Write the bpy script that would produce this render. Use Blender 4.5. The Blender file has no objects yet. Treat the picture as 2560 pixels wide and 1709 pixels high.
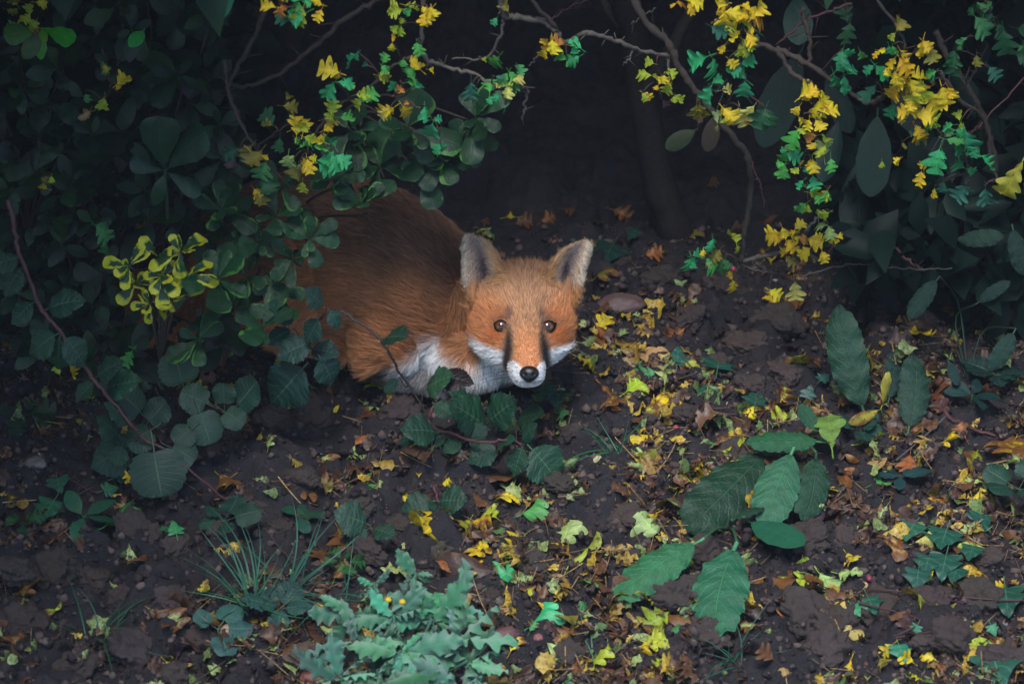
import bpy, bmesh, math, random
import numpy as np
from mathutils import Vector, Matrix
from mathutils.kdtree import KDTree
from mathutils.bvhtree import BVHTree

SC = bpy.context.scene
COL = SC.collection
R = math.radians
random.seed(7)
RNG = np.random.default_rng(7)

# ------------------------------------------------------------------ camera
PITCH = R(35.0); CAM_D = 5.0; FRAME_W = 1.28; PW, PH = 2560.0, 1709.0
CP = np.array([0.0, -CAM_D*math.cos(PITCH), CAM_D*math.sin(PITCH)])
FWD = np.array([0.0, math.cos(PITCH), -math.sin(PITCH)])
RGT = np.array([1.0, 0.0, 0.0])
UPV = np.array([0.0, math.sin(PITCH), math.cos(PITCH)])
cd = bpy.data.cameras.new('camera')
cam = bpy.data.objects.new('camera', cd); COL.objects.link(cam)
cam.location = CP; cam.rotation_euler = (math.pi/2 - PITCH, 0, 0)
cd.sensor_width = 36.0; cd.lens = 36.0*CAM_D/FRAME_W
cd.clip_start = 0.1; cd.clip_end = 2000.0
cd.dof.use_dof = True; cd.dof.focus_distance = 4.80; cd.dof.aperture_fstop = 7.1
SC.camera = cam

# ------------------------------------------------------------------ light: a dull overcast autumn day
SUN_EL, SUN_AZ = R(72.0), R(200.0)          # sky light mostly from above and behind the photographer
w = bpy.data.worlds.new('World'); SC.world = w; w.use_nodes = True
nt = w.node_tree; nt.nodes.clear()
sky = nt.nodes.new('ShaderNodeTexSky'); sky.sky_type = 'NISHITA'; sky.sun_disc = False
sky.sun_elevation = SUN_EL; sky.sun_rotation = SUN_AZ
sky.air_density = 1.2; sky.dust_density = 1.0; sky.ozone_density = 2.0
bg = nt.nodes.new('ShaderNodeBackground'); bg.inputs['Strength'].default_value = 0.085
wo = nt.nodes.new('ShaderNodeOutputWorld')
nt.links.new(sky.outputs[0], bg.inputs[0]); nt.links.new(bg.outputs[0], wo.inputs[0])
sl = bpy.data.lights.new('sun', 'SUN'); sl.energy = 1.5; sl.angle = R(25.0); sl.color = (1.0, 0.98, 0.96)
sun = bpy.data.objects.new('sun', sl); COL.objects.link(sun)
_sd = Vector((math.sin(SUN_AZ)*math.cos(SUN_EL), math.cos(SUN_AZ)*math.cos(SUN_EL), math.sin(SUN_EL)))
sun.rotation_euler = _sd.to_track_quat('Z', 'Y').to_euler()
sun.location = (0, 0, 6)
SC.view_settings.view_transform = 'Standard'; SC.view_settings.look = 'None'
SC.view_settings.gamma = 1.0; SC.view_settings.use_curve_mapping = False
SC.view_settings.exposure = 1.2
SC.render.engine = 'CYCLES'
SC.cycles.max_bounces = 8; SC.cycles.diffuse_bounces = 3; SC.cycles.glossy_bounces = 2
SC.cycles.transmission_bounces = 4; SC.cycles.transparent_max_bounces = 8
SC.cycles.use_denoising = True
SC.cycles_curves.shape = 'RIBBONS'; SC.cycles_curves.subdivisions = 2

# ------------------------------------------------------------------ helpers
def ray(px, py):
    d = FWD + RGT*((px-PW/2)/PW*FRAME_W/CAM_D) - UPV*((py-PH/2)/PW*FRAME_W/CAM_D)
    return d
def D(px, py, y):                     # point of the pixel's ray on the upright plane at depth y
    d = ray(px, py); t = (y-CP[1])/d[1]
    return CP + d*t
def G(px, py, z=0.0):                 # point of the pixel's ray at height z
    d = ray(px, py); t = (z-CP[2])/d[2]
    return CP + d*t
def unit(v):
    v = np.asarray(v, float); n = np.linalg.norm(v)
    return v/n if n > 1e-12 else v
def link(o, parent=None):
    COL.objects.link(o)
    if parent is not None: o.parent = parent
    return o
def tag(o, label=None, cat=None, group=None, kind=None):
    if label: o['label'] = label
    if cat: o['category'] = cat
    if group: o['group'] = group
    if kind: o['kind'] = kind
    return o
def empty(name, loc, label, cat, group=None):
    o = bpy.data.objects.new(name, None); COL.objects.link(o)
    o.location = tuple(loc); o.empty_display_size = 0.02
    return tag(o, label, cat, group)
def mesh(name, V, F, smooth=True, uv=None):
    m = bpy.data.meshes.new(name)
    m.from_pydata([tuple(map(float, v)) for v in V], [], [tuple(map(int, f)) for f in F])
    if uv is not None:
        l = m.uv_layers.new(name='UVMap')
        vi = np.empty(len(m.loops), dtype=np.int32); m.loops.foreach_get('vertex_index', vi)
        l.data.foreach_set('uv', np.asarray(uv, dtype=np.float32)[vi].ravel())
    if smooth: m.polygons.foreach_set('use_smooth', [True]*len(m.polygons))
    m.update()
    return m
def fast_mesh(name, V, F, smooth=True):        # V (n,3), F (m,3) or (m,4) numpy
    m = bpy.data.meshes.new(name)
    k = F.shape[1]
    m.vertices.add(len(V)); m.vertices.foreach_set('co', np.asarray(V, np.float32).ravel())
    m.loops.add(F.size); m.loops.foreach_set('vertex_index', np.asarray(F, np.int32).ravel())
    m.polygons.add(len(F))
    m.polygons.foreach_set('loop_start', np.arange(0, F.size, k, dtype=np.int32))
    m.update(calc_edges=True)
    m.validate()
    if smooth: m.polygons.foreach_set('use_smooth', [True]*len(m.polygons))
    return m
def catmull(P, n):                     # smooth polyline through control points (rows), n samples
    P = np.asarray(P, float)
    Q = np.vstack([2*P[0]-P[1], P, 2*P[-1]-P[-2]])
    out = []
    for t in np.linspace(0, len(P)-1-1e-9, n):
        i = int(t); f = t-i
        a, b, c, d = Q[i], Q[i+1], Q[i+2], Q[i+3]
        out.append(0.5*((2*b)+(-a+c)*f+(2*a-5*b+4*c-d)*f*f+(-a+3*b-3*c+d)*f**3))
    return np.array(out)
def tube_vf(P, rad, seg=6, ra=None, cap=True):  # tube round a polyline: (V, F)
    P = np.asarray(P, float); n = len(P)
    rad = np.broadcast_to(np.asarray(rad, float), (n,)) if np.ndim(rad) < 2 else np.asarray(rad)
    T = np.gradient(P, axis=0); V = []; F = []
    u = None
    for i in range(n):
        t = unit(T[i])
        if u is None:
            ref = np.array([0, 0, 1.0]) if abs(t[2]) < 0.9 else np.array([1.0, 0, 0])
            u = unit(np.cross(ref, t))
        else:
            u = unit(u - t*np.dot(u, t))
        v = np.cross(t, u)
        for k in range(seg):
            a = 2*math.pi*k/seg
            ru, rv = (rad[i], rad[i]) if np.ndim(rad) < 2 else rad[i]
            V.append(P[i] + u*math.cos(a)*ru + v*math.sin(a)*rv)
    for i in range(n-1):
        for k in range(seg):
            a = i*seg+k; b = i*seg+(k+1) % seg
            F.append((a, b, b+seg, a+seg))
    if cap:
        F.append(tuple(range(seg-1, -1, -1))); F.append(tuple(range((n-1)*seg, n*seg)))
    return V, F
def smoothstep(a, b, x):
    t = np.clip((np.asarray(x, float)-a)/(b-a), 0, 1)
    return t*t*(3-2*t)
class NT:                               # small node-tree helper
    def __init__(s, name):
        s.m = bpy.data.materials.new(name); s.m.use_nodes = True
        s.t = s.m.node_tree; s.t.nodes.clear()
    def n(s, typ, **kw):
        o = s.t.nodes.new('ShaderNode'+typ)
        for k, v in kw.items():
            if k[0] == 'i' and k[1:].isdigit(): k = int(k[1:])
            if isinstance(k, int) or (k in o.inputs and not hasattr(type(o), k)):
                s.set(o.inputs[k], v)
            else: setattr(o, k, v)
        return o
    def set(s, sock, v):
        if isinstance(v, bpy.types.NodeSocket): s.t.links.new(v, sock)
        else: sock.default_value = v
    def math(s, op, a, b=None, c=None, clamp=False):
        o = s.t.nodes.new('ShaderNodeMath'); o.operation = op; o.use_clamp = clamp
        s.set(o.inputs[0], a)
        if b is not None: s.set(o.inputs[1], b)
        if c is not None: s.set(o.inputs[2], c)
        return o.outputs[0]
    def mix(s, f, a, b, mode='MIX'):
        o = s.t.nodes.new('ShaderNodeMix'); o.data_type = 'RGBA'; o.blend_type = mode
        s.set(o.inputs[0], f); s.set(o.inputs[6], a); s.set(o.inputs[7], b)
        return o.outputs[2]
    def ramp(s, f, stops):
        o = s.t.nodes.new('ShaderNodeValToRGB'); e = o.color_ramp.elements
        while len(e) < len(stops): e.new(0.5)
        for k, (p, c) in enumerate(stops):
            e[k].position = p; e[k].color = (*c, 1) if len(c) == 3 else c
        s.set(o.inputs[0], f)
        return o.outputs[0]
    def noise(s, scale, detail=4, rough=0.6, vec=None, out=0):
        o = s.t.nodes.new('ShaderNodeTexNoise'); o.inputs['Scale'].default_value = scale
        o.inputs['Detail'].default_value = detail; o.inputs['Roughness'].default_value = rough
        if vec is not None: s.set(o.inputs['Vector'], vec)
        return o.outputs[out]
    def out(s, surf):
        o = s.t.nodes.new('ShaderNodeOutputMaterial'); s.set(o.inputs['Surface'], surf)
        return s.m
def plain_mat(name, col, rough=0.6, spec=0.4, noise_amt=0.25, scale=120, coat=0.0):
    t = NT(name)
    tc = t.n('TexCoord').outputs['Object']
    f = t.noise(scale, 4, 0.6, tc)
    c = t.mix(f, tuple(x*(1-noise_amt) for x in col)+(1,), tuple(min(1, x*(1+noise_amt)) for x in col)+(1,))
    b = t.n('BsdfPrincipled'); t.set(b.inputs['Base Color'], c)
    b.inputs['Roughness'].default_value = rough; b.inputs['Specular IOR Level'].default_value = spec
    b.inputs['Coat Weight'].default_value = coat
    return t.out(b.outputs[0])
# ================================================================== soil
def vnoise(X, Y, scale, seed):                    # smooth value noise
    r = np.random.default_rng(seed); T = r.random((256, 256))
    x = X*scale; y = Y*scale; i = np.floor(x).astype(int); j = np.floor(y).astype(int)
    f = x-i; g = y-j; f = f*f*(3-2*f); g = g*g*(3-2*g)
    a = T[i % 256, j % 256]; b = T[(i+1) % 256, j % 256]; c = T[i % 256, (j+1) % 256]; d = T[(i+1) % 256, (j+1) % 256]
    return (a*(1-f)+b*f)*(1-g)+(c*(1-f)+d*f)*g
def lumps(X, Y, cell, seed, fill=.75):            # rounded clods pressed together
    r = np.random.default_rng(seed); J = r.random((128, 128, 4))
    wx = X+cell*.35*(vnoise(X, Y, 2.2/cell, seed+5)-.5); wy = Y+cell*.35*(vnoise(X, Y, 2.2/cell, seed+6)-.5)
    i = np.floor(wx/cell).astype(int); j = np.floor(wy/cell).astype(int)
    best = np.zeros_like(X)
    for di in (-1, 0, 1):
        for dj in (-1, 0, 1):
            q = J[(i+di) % 128, (j+dj) % 128]
            cx = (i+di+.15+.7*q[..., 0])*cell; cy = (j+dj+.15+.7*q[..., 1])*cell
            rad = cell*(.3+.42*q[..., 2])
            d2 = ((wx-cx)**2+((wy-cy)*1.1)**2)/rad**2
            h = np.sqrt(np.clip(1-d2, 0, 1))*rad*(.5+.5*q[..., 3])*(q[..., 2] < fill)
            best = np.maximum(best, h)
    return best
def soil_h(X, Y):
    X = np.asarray(X, float); Y = np.asarray(Y, float)
    fade = smoothstep(6.0, 1.6, np.abs(X))*smoothstep(4.0, 1.6, np.abs(Y))
    z = .030*(vnoise(X+9, Y+9, 3.0, 1)-.5)+.022*(vnoise(X+9, Y+9, 9.0, 2)-.5)
    big = lumps(X+20, Y+20, .085, 11, .62); mid = lumps(X+20, Y+20, .034, 12, .8); sm = lumps(X+20, Y+20, .013, 13, .9)
    sel = smoothstep(.35, .65, vnoise(X+4, Y+4, 5.0, 3))
    z = z+big*(.35+.5*sel)*.8+mid*.8*(1-.3*sel)+sm*.75
    z = z+.0035*(vnoise(X+9, Y+9, 120, 4)-.5)+.002*(vnoise(X+9, Y+9, 260, 5)-.5)
    # crevices
    z = z-.014*smoothstep(.58, .70, vnoise(X+7, Y+7, 22, 8))
    # the bank rises gently towards the hedge
    z = z*fade-.016+.10*smoothstep(.35, 1.5, Y)*fade
    return z
def axis_lines(lo, hi, step):
    d = np.arange(lo, hi+step/2, step)
    far = np.array([.05, .12, .25, .5, .9, 1.5, 2.5, 4, 7, 12, 25, 60, 150, 400])
    return np.concatenate([(lo-far)[::-1], d, hi+far])
gx = axis_lines(-.86, .86, .0044); gy = axis_lines(-.86, .98, .0046)
GX, GY = np.meshgrid(gx, gy, indexing='ij'); GZ = soil_h(GX, GY)
ni, nj = GX.shape
idx = np.arange(ni*nj).reshape(ni, nj)
Fq = np.stack([idx[:-1, :-1], idx[1:, :-1], idx[1:, 1:], idx[:-1, 1:]], -1).reshape(-1, 4)
gm = fast_mesh('ground', np.stack([GX, GY, GZ], -1).reshape(-1, 3), Fq)
ground = link(bpy.data.objects.new('ground', gm)); tag(ground, 'dark crumbly soil of the hedge bottom', None, None, 'structure')
def soil_z(x, y):
    i = int(np.clip(np.searchsorted(gx, x)-1, 0, ni-2)); j = int(np.clip(np.searchsorted(gy, y)-1, 0, nj-2))
    f = (x-gx[i])/(gx[i+1]-gx[i]); g = (y-gy[j])/(gy[j+1]-gy[j])
    return float((GZ[i, j]*(1-f)+GZ[i+1, j]*f)*(1-g)+(GZ[i, j+1]*(1-f)+GZ[i+1, j+1]*f)*g)
def on_soil(px, py, lift=0.0):                    # where the pixel's ray meets the soil
    p = G(px, py, 0)
    for _ in range(4):
        p = G(px, py, soil_z(p[0], p[1])+lift)
    return p
t = NT('soil'); tc = t.n('TexCoord').outputs['Object']
c = t.ramp(t.noise(9, 5, .6, tc), [(.25, (.017, .016, .021)), (.5, (.036, .032, .038)), (.75, (.070, .058, .061))])
c = t.mix(t.math('MULTIPLY', t.noise(60, 5, .7, tc), .9), c, (.016, .014, .017, 1))
c = t.mix(t.ramp(t.noise(28, 4, .6, tc), [(.55, (0, 0, 0)), (.72, (1, 1, 1))]), c, (.072, .052, .046, 1))
vo = t.n('TexVoronoi'); t.set(vo.inputs['Vector'], tc); vo.inputs['Scale'].default_value = 330
c = t.mix(t.ramp(vo.outputs['Distance'], [(.0, (1, 1, 1)), (.12, (0, 0, 0))]), c, (.12, .095, .080, 1))
c = t.mix(t.ramp(t.noise(520, 3, .7, tc), [(.35, (.75, .75, .75)), (.6, (0, 0, 0))]), c, (.010, .008, .010, 1))
bmp = t.n('Bump'); bmp.inputs['Strength'].default_value = .8; bmp.inputs['Distance'].default_value = .004
t.set(bmp.inputs['Height'], t.math('ADD', t.noise(230, 6, .7, tc), t.math('MULTIPLY', t.noise(700, 4, .7, tc), .5)))
b = t.n('BsdfPrincipled'); t.set(b.inputs['Base Color'], c); b.inputs['Specular IOR Level'].default_value = .35
t.set(b.inputs['Roughness'], t.ramp(t.noise(40, 4, .6, tc), [(.3, (.55, .55, .55)), (.7, (.9, .9, .9))]))
t.set(b.inputs['Normal'], bmp.outputs[0])
gm.materials.append(t.out(b.outputs[0]))
# ================================================================== leaves
def tab(xs, ys): return lambda t: float(np.interp(t, xs, ys))
def leaf_vf(wf, L, W, rows=22, cols=3, sweep=.35, fold=.15, droop=.1, wave=0., wn=3, corr=0., cn=7, twist=0., pet=.3, roll=0., seed=0, back=0.0):
    """leaf along +y from the foot of its stalk; returns V, F, UV"""
    r = random.Random(seed); ph = r.uniform(0, 6.28)
    V = []; U = []; F = []; nc = 2*cols+1; pl = pet*L
    for i in range(rows+1):
        t = i/rows; hw = max(wf(t)*W/2, .0006*L)
        for j in range(-cols, cols+1):
            s = j/cols; a = abs(s); x = s*hw; y = t*L+sweep*a*hw-back*a*hw*(1-t)
            z = fold*abs(x)-droop*L*t*t
            z += wave*L*a*a*math.sin(2*math.pi*wn*t+ph+(1.1 if s > 0 else 0))
            z += corr*L*math.cos(2*math.pi*cn*(t-.22*a))*min(1, 2.5*a)*(1-.35*a)
            z -= roll*hw*a*a
            tw = twist*t
            x, z = x*math.cos(tw)-z*math.sin(tw), x*math.sin(tw)+z*math.cos(tw)
            V.append((x, y+pl, z)); U.append((s*.5+.5, t))
    for i in range(rows):
        for j in range(nc-1):
            a = i*nc+j; F.append((a, a+1, a+nc+1, a+nc))
    if pet > 0:
        pr = .016*L if pl < .8*L else .012*L
        P = [(0, pl*k/3, -.10*pl*math.sin(math.pi*k/3)*.6) for k in range(4)]
        tv, tf = tube_vf(np.array(P), [pr*1.1, pr, pr, pr*.9], 4, cap=False)
        o = len(V); V += [tuple(v) for v in tv]; U += [(.5, .0)]*len(tv); F += [tuple(q+o for q in f) for f in tf]
    return V, F, U
def lobed(n, lo, p, env, off=.12):
    def f(t):
        return env(t)*(lo+(1-lo)*abs(math.sin(math.pi*(n*t+off)))**p)
    return f
haw_env = tab([0, .1, .22, .4, .62, .82, .94, 1], [.03, .12, .6, 1.0, 1.0, .85, .62, .12])
oak_env = tab([0, .1, .35, .6, .8, .95, 1], [.05, .2, .55, .95, 1.0, .6, .25])
SHAPES = {
 'hawthorn': (lobed(2.7, .17, .6, haw_env, .02), .030, .035, dict(rows=30, cols=3, sweep=.42, pet=.38)),
 'hawtwo':   (lobed(2.4, .20, .5, haw_env, .12), .026, .030, dict(rows=24, cols=3, sweep=.5, pet=.42)),
 'oak':      (lobed(4.0, .45, .8, oak_env, .1), .050, .032, dict(rows=28, cols=2, sweep=.45, pet=.2)),
 'obovate':  (tab([0, .1, .25, .5, .7, .85, .95, 1], [.10, .22, .48, .86, 1, .88, .52, .08]), .046, .028, dict(rows=14, cols=2, sweep=.1, pet=.12)),
 'oval':     (tab([0, .08, .25, .5, .75, .92, 1], [.08, .34, .82, 1, .80, .40, .03]), .050, .027, dict(rows=14, cols=2, sweep=.12, pet=.14)),
 'round':    (lambda t: math.sqrt(max(0, 1-(2*t-1)**2))*(1+.05*math.sin(46*t)), .052, .056, dict(rows=26, cols=4, sweep=.12, pet=.5, back=.55)),
 'bramble':  (lambda t: float(np.interp(t, [0, .08, .3, .55, .8, 1], [.18, .62, 1, .86, .42, .0]))*(1+.17*(((t*10) % 1)-.5)), .048, .038, dict(rows=39, cols=3, sweep=.22, pet=.16)),
 'dock':     (lambda t: float(np.interp(t, [0, .06, .2, .5, .75, .92, 1], [.14, .5, .82, 1, .86, .5, .06]))*(1+.03*math.sin(67*t)+.03*math.sin(39*t+1)+.035*math.sin(17*t+2)), .12, .046, dict(rows=40, cols=4, sweep=.12, pet=.14)),
 'ivy':      (tab([0, .04, .13, .24, .34, .46, .56, .78, 1], [.35, .78, .84, .58, 1.0, .66, .46, .24, 0]), .036, .040, dict(rows=24, cols=3, sweep=.25, pet=.5, back=.5)),
 'laurel':   (tab([0, .1, .3, .55, .8, .94, 1], [.05, .4, .85, 1, .85, .45, .08]), .14, .055, dict(rows=18, cols=3, sweep=.12, pet=.1)),
 'felt':     (lambda t: float(np.interp(t, [0, .1, .35, .6, .85, 1], [.25, .55, .95, 1, .6, .06]))*(1+.15*math.sin(41*t)+.1*math.sin(23*t)), .075, .040, dict(rows=36, cols=5, sweep=.2, pet=.1)),
}
def leaf_mesh_of(kind, mat, seed, **kw):
    wf, L, W, k0 = SHAPES[kind]; k = dict(k0); k.update(kw); k['seed'] = seed
    m = mesh(kind+'_leaf', *leaf_vf(wf, L, W, **k)[:2], uv=leaf_vf(wf, L, W, **k)[2])
    m.materials.append(mat); m['len'] = L*(1+k['pet'])
    return m
def leaf_mat(name, vein=1.5, vn=6, rough=.45, trans=.3, spec=.5, mott=.35, varieg=None, brown=0.0, rib=.030, fuzz=0.0, bump=.3, tip=None, side=.45):
    t = NT(name); oi = t.n('ObjectInfo'); col = oi.outputs['Color']; rnd = oi.outputs['Random']
    uv = t.n('UVMap', uv_map='UVMap').outputs[0]; sp = t.n('SeparateXYZ'); t.set(sp.inputs[0], uv)
    s = t.math('ABSOLUTE', t.math('SUBTRACT', sp.outputs[0], .5)); v = sp.outputs[1]     # s 0..0.5
    tc = t.n('TexCoord').outputs['Object']
    mp = t.n('Mapping'); t.set(mp.inputs['Vector'], tc)
    cmb = t.n('CombineXYZ'); t.set(cmb.inputs[0], t.math('MULTIPLY', rnd, 7.3)); t.set(cmb.inputs[1], t.math('MULTIPLY', rnd, 3.1)); t.set(mp.inputs['Location'], cmb.outputs[0])
    oc = mp.outputs[0]
    n1 = t.noise(70, 4, .65, oc); n2 = t.noise(420, 3, .6, oc)
    c = t.mix(t.math('MULTIPLY', t.math('SUBTRACT', n1, .35), 2.2*mott, clamp=True), col, (.0, .0, .0, 1))
    c = t.mix(t.math('MULTIPLY', n2, .5*mott), c, t.mix(.5, col, (1, 1, 1, 1), 'OVERLAY'))
    if tip is not None:                                  # second autumn colour creeping in from the margin
        f = t.math('ADD', t.math('MULTIPLY', t.math('SUBTRACT', n1, .45), 2.4), t.math('ADD', t.math('MULTIPLY', s, .9), t.math('SUBTRACT', t.math('MULTIPLY', rnd, 1.1), .85)))
        c = t.mix(t.math('MULTIPLY', f, 2.2, clamp=True), c, tip)
    if brown > 0:
        f = t.ramp(t.noise(150, 3, .5, oc), [(.60, (0, 0, 0)), (.70, (1, 1, 1))])
        c = t.mix(t.math('MULTIPLY', f, brown), c, (.07, .03, .012, 1))
    if varieg is not None:
        sd_ = t.math('MULTIPLY', t.math('SUBTRACT', sp.outputs[0], .5), t.math('SUBTRACT', t.math('MULTIPLY', t.math('FRACT', t.math('MULTIPLY', rnd, 17.0)), 2.0), 1.0))
        e = t.math('ADD', t.math('ADD', t.math('MULTIPLY', s, 1.7), t.math('MULTIPLY', sd_, 1.1)), t.math('MULTIPLY', t.math('SUBTRACT', n1, .5), 1.6))
        e = t.math('ADD', e, t.math('SUBTRACT', t.math('MULTIPLY', rnd, .5), .25))
        e = t.math('MAXIMUM', e, t.math('MULTIPLY', t.math('SUBTRACT', v, .22), 1.12))
        lo = varieg[1]
        c = t.mix(t.math('MULTIPLY', t.math('SUBTRACT', e, lo), 9.0, clamp=True), c, t.mix(n1, varieg[0], varieg[2]))
    # veins: midrib and side veins a little paler
    w1 = t.math('SUBTRACT', 1.0, t.math('DIVIDE', s, rib), clamp=True)
    ph = t.math('MULTIPLY', t.math('SUBTRACT', v, t.math('MULTIPLY', s, .44)), vn)
    fr = t.math('ABSOLUTE', t.math('SUBTRACT', t.math('FRACT', ph), .5))
    w2 = t.math('SUBTRACT', 1.0, t.math('DIVIDE', fr, .10), clamp=True)
    wv = t.math('MAXIMUM', w1, t.math('MULTIPLY', w2, side))
    bright = t.mix(1.0, c, (vein, vein, vein*.85, 1), 'MULTIPLY')
    bright = t.mix(.12, bright, (.35, .42, .28, 1)) if vein > 1.6 else bright
    c = t.mix(wv, c, bright)
    if fuzz > 0:
        lw = t.n('LayerWeight'); lw.inputs[0].default_value = .45
        c = t.mix(t.math('MULTIPLY', lw.outputs['Facing'], fuzz), c, (.52, .66, .58, 1))
    b = t.n('BsdfPrincipled'); t.set(b.inputs['Base Color'], c)
    t.set(b.inputs['Roughness'], t.math('ADD', rough-.1, t.math('MULTIPLY', n1, .25))); b.inputs['Specular IOR Level'].default_value = spec*.8
    bp = t.n('Bump'); bp.inputs['Strength'].default_value = bump; bp.inputs['Distance'].default_value = .0012
    t.set(bp.inputs['Height'], t.math('ADD', t.math('MULTIPLY', wv, -.8), n2)); t.set(b.inputs['Normal'], bp.outputs[0])
    if trans <= 0: return t.out(b.outputs[0])
    tr = t.n('BsdfTranslucent'); t.set(tr.inputs['Color'], t.mix(1.0, c, (1.05, 1.1, .55, 1), 'MULTIPLY'))
    mx = t.n('MixShader'); mx.inputs[0].default_value = trans; t.set(mx.inputs[1], b.outputs[0]); t.set(mx.inputs[2], tr.outputs[0])
    return t.out(mx.outputs[0])
LM = {
 'haw':   leaf_mat('hawthorn_leaf', 1.35, 5, .5, .35, .35, .45, brown=.6, side=.6),
 'fall':  leaf_mat('fallen_leaf', 1.5, 5, .42, .15, .5, .75, brown=.95, side=.6, tip=(.16, .065, .018, 1)),
 'ever':  leaf_mat('evergreen_leaf', 1.6, 5, .38, .06, .40, .45),
 'varg':  leaf_mat('green_edged_leaf', 1.5, 6, .45, .08, .35, .3, varieg=((.022, .105, .024, 1), .90, (.07, .19, .03, 1))),
 'vary':  leaf_mat('yellow_edged_leaf', 1.4, 6, .36, .15, .5, .25, varieg=((.60, .50, .022, 1), .47, (.30, .42, .03, 1))),
 'bram':  leaf_mat('bramble_leaf', 2.1, 7, .40, .10, .38, .4, bump=.6),
 'round': leaf_mat('avens_leaf', 2.0, 8, .42, .10, .45, .35, bump=.6),
 'dock':  leaf_mat('dock_leaf', 2.4, 9, .5, .10, .5, .6, rib=.020, side=.28, bump=1.0),
 'ivy':   leaf_mat('ivy_leaf', 2.3, 4, .38, .08, .5, .3, rib=.022),
 'felt':  leaf_mat('felted_leaf', 1.2, 6, .9, .10, .1, .35, fuzz=.6),
 'grass': leaf_mat('grass_blade', 1.4, 0.01, .4, .2, .5, .3, rib=.05, bump=0.05),
 'dull':  leaf_mat('shaded_foliage', 1.3, 5, .5, .08, .4, .4),
}
WOOD = plain_mat('bark', (.052, .040, .034), .85, .2, .55, 260)
WOODR = plain_mat('red_cane', (.075, .030, .032), .6, .35, .4, 300)
WOODG = plain_mat('grey_twig', (.095, .082, .070), .85, .2, .5, 300)
STALK = plain_mat('green_stalk', (.03, .085, .035), .5, .4, .3, 300)
MESHES = {}
def LMESH(kind, mat, var, **kw):
    key = (kind, mat, var)
    if key not in MESHES: MESHES[key] = leaf_mesh_of(kind, LM[mat], var, **kw)
    return MESHES[key]
def variants(kind, mat, n, fold=(.05, .3), droop=(.0, .25), wave=(0, .04), wn=3, corr=0., cn=7, twist=.4, roll=(0, .3), **kw):
    out = []; r = random.Random(hash(kind+mat) % 1000 if False else len(kind)*31+len(mat)*7)
    for i in range(n):
        out.append(LMESH(kind, mat, i, fold=r.uniform(*fold), droop=r.uniform(*droop), wave=r.uniform(*wave), wn=wn, corr=corr, cn=cn,
                         twist=r.uniform(-twist, twist), roll=r.uniform(*roll), **kw))
    return out
VAR = {
 'haw':  variants('hawthorn', 'haw', 6, fold=(-.1, .7), droop=(-.2, .55), wave=(.01, .10), twist=1.0, roll=(-.3, .8))+variants('hawtwo', 'haw', 5, fold=(-.1, .7), droop=(-.2, .55), wave=(.01, .10), twist=1.0, roll=(-.3, .8)),
 'fall': variants('hawthorn', 'fall', 5, fold=(-.25, .5), droop=(-.35, .4), wave=(.04, .14), twist=1.3, roll=(-.7, 1.0))
        +variants('hawtwo', 'fall', 4, fold=(-.25, .5), droop=(-.35, .5), wave=(.04, .14), twist=1.3, roll=(-.7, 1.0)),
 'falloak': variants('oak', 'fall', 3, fold=(-.1, .4), droop=(-.2, .3), wave=(.02, .06), twist=.6, roll=(-.3, .6)),
 'fallround': variants('oval', 'fall', 3, fold=(-.1, .6), droop=(-.2, .4), wave=(.01, .06), twist=.8, roll=(-.3, .9)),
 'ever': variants('oval', 'ever', 4, fold=(.08, .3), droop=(0, .3))+variants('obovate', 'ever', 2),
 'varg': variants('obovate', 'varg', 4, fold=(.08, .35), droop=(.0, .3)),
 'vary': variants('obovate', 'vary', 4, fold=(.1, .6), droop=(-.15, .3), wave=(.01, .05)),
 'bram': variants('bramble', 'bram', 4, fold=(.1, .3), droop=(.05, .3), corr=.020, cn=7, wave=(0.01, .03)),
 'round': variants('round', 'round', 4, fold=(.0, .2), droop=(-.05, .2), corr=.011, cn=8, wave=(.01, .05), wn=2, twist=.2),
 'dock': variants('dock', 'dock', 4, fold=(.05, .25), droop=(.05, .25), wave=(.018, .034), wn=4.3, corr=.021, cn=8.5, twist=.5, roll=(.1, .55)),
 'ivy':  variants('ivy', 'ivy', 3, fold=(.05, .25), droop=(0, .2)),
 'laurel': variants('laurel', 'dull', 3, fold=(.05, .25), droop=(0, .2), wave=(0, .012)),
 'felt': variants('felt', 'felt', 5, fold=(-.2, .5), droop=(-.2, .6), wave=(.06, .12), wn=3.6, twist=.9, roll=(-.4, .9), corr=.004, cn=6),
 'weed': variants('oval', 'dull', 3, droop=(0, .3)),
}
PAL = {
 'y': (.70, .52, .022), 'gold': (.68, .44, .016), 'o': (.50, .20, .030), 'yg': (.36, .45, .035), 'g': (.075, .37, .075),
 't': (.028, .27, .115), 'tb': (.042, .40, .15), 'dg': (.022, .105, .045), 'dt': (.025, .13, .085), 'yd': (.22, .20, .03), 'pg': (.34, .46, .16),
 'py': (.55, .50, .12), 'br': (.15, .062, .024), 'ob': (.34, .12, .035), 'tan': (.46, .28, .12), 'pur': (.075, .035, .06), 'gr': (.06, .24, .08), 'dkbr': (.055, .026, .022),
}
def jit(c, a=.18):
    f = 1+random.uniform(-a, a)
    return tuple(max(0.002, x*f*(1+random.uniform(-a, a)*.5)) for x in c)
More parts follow.
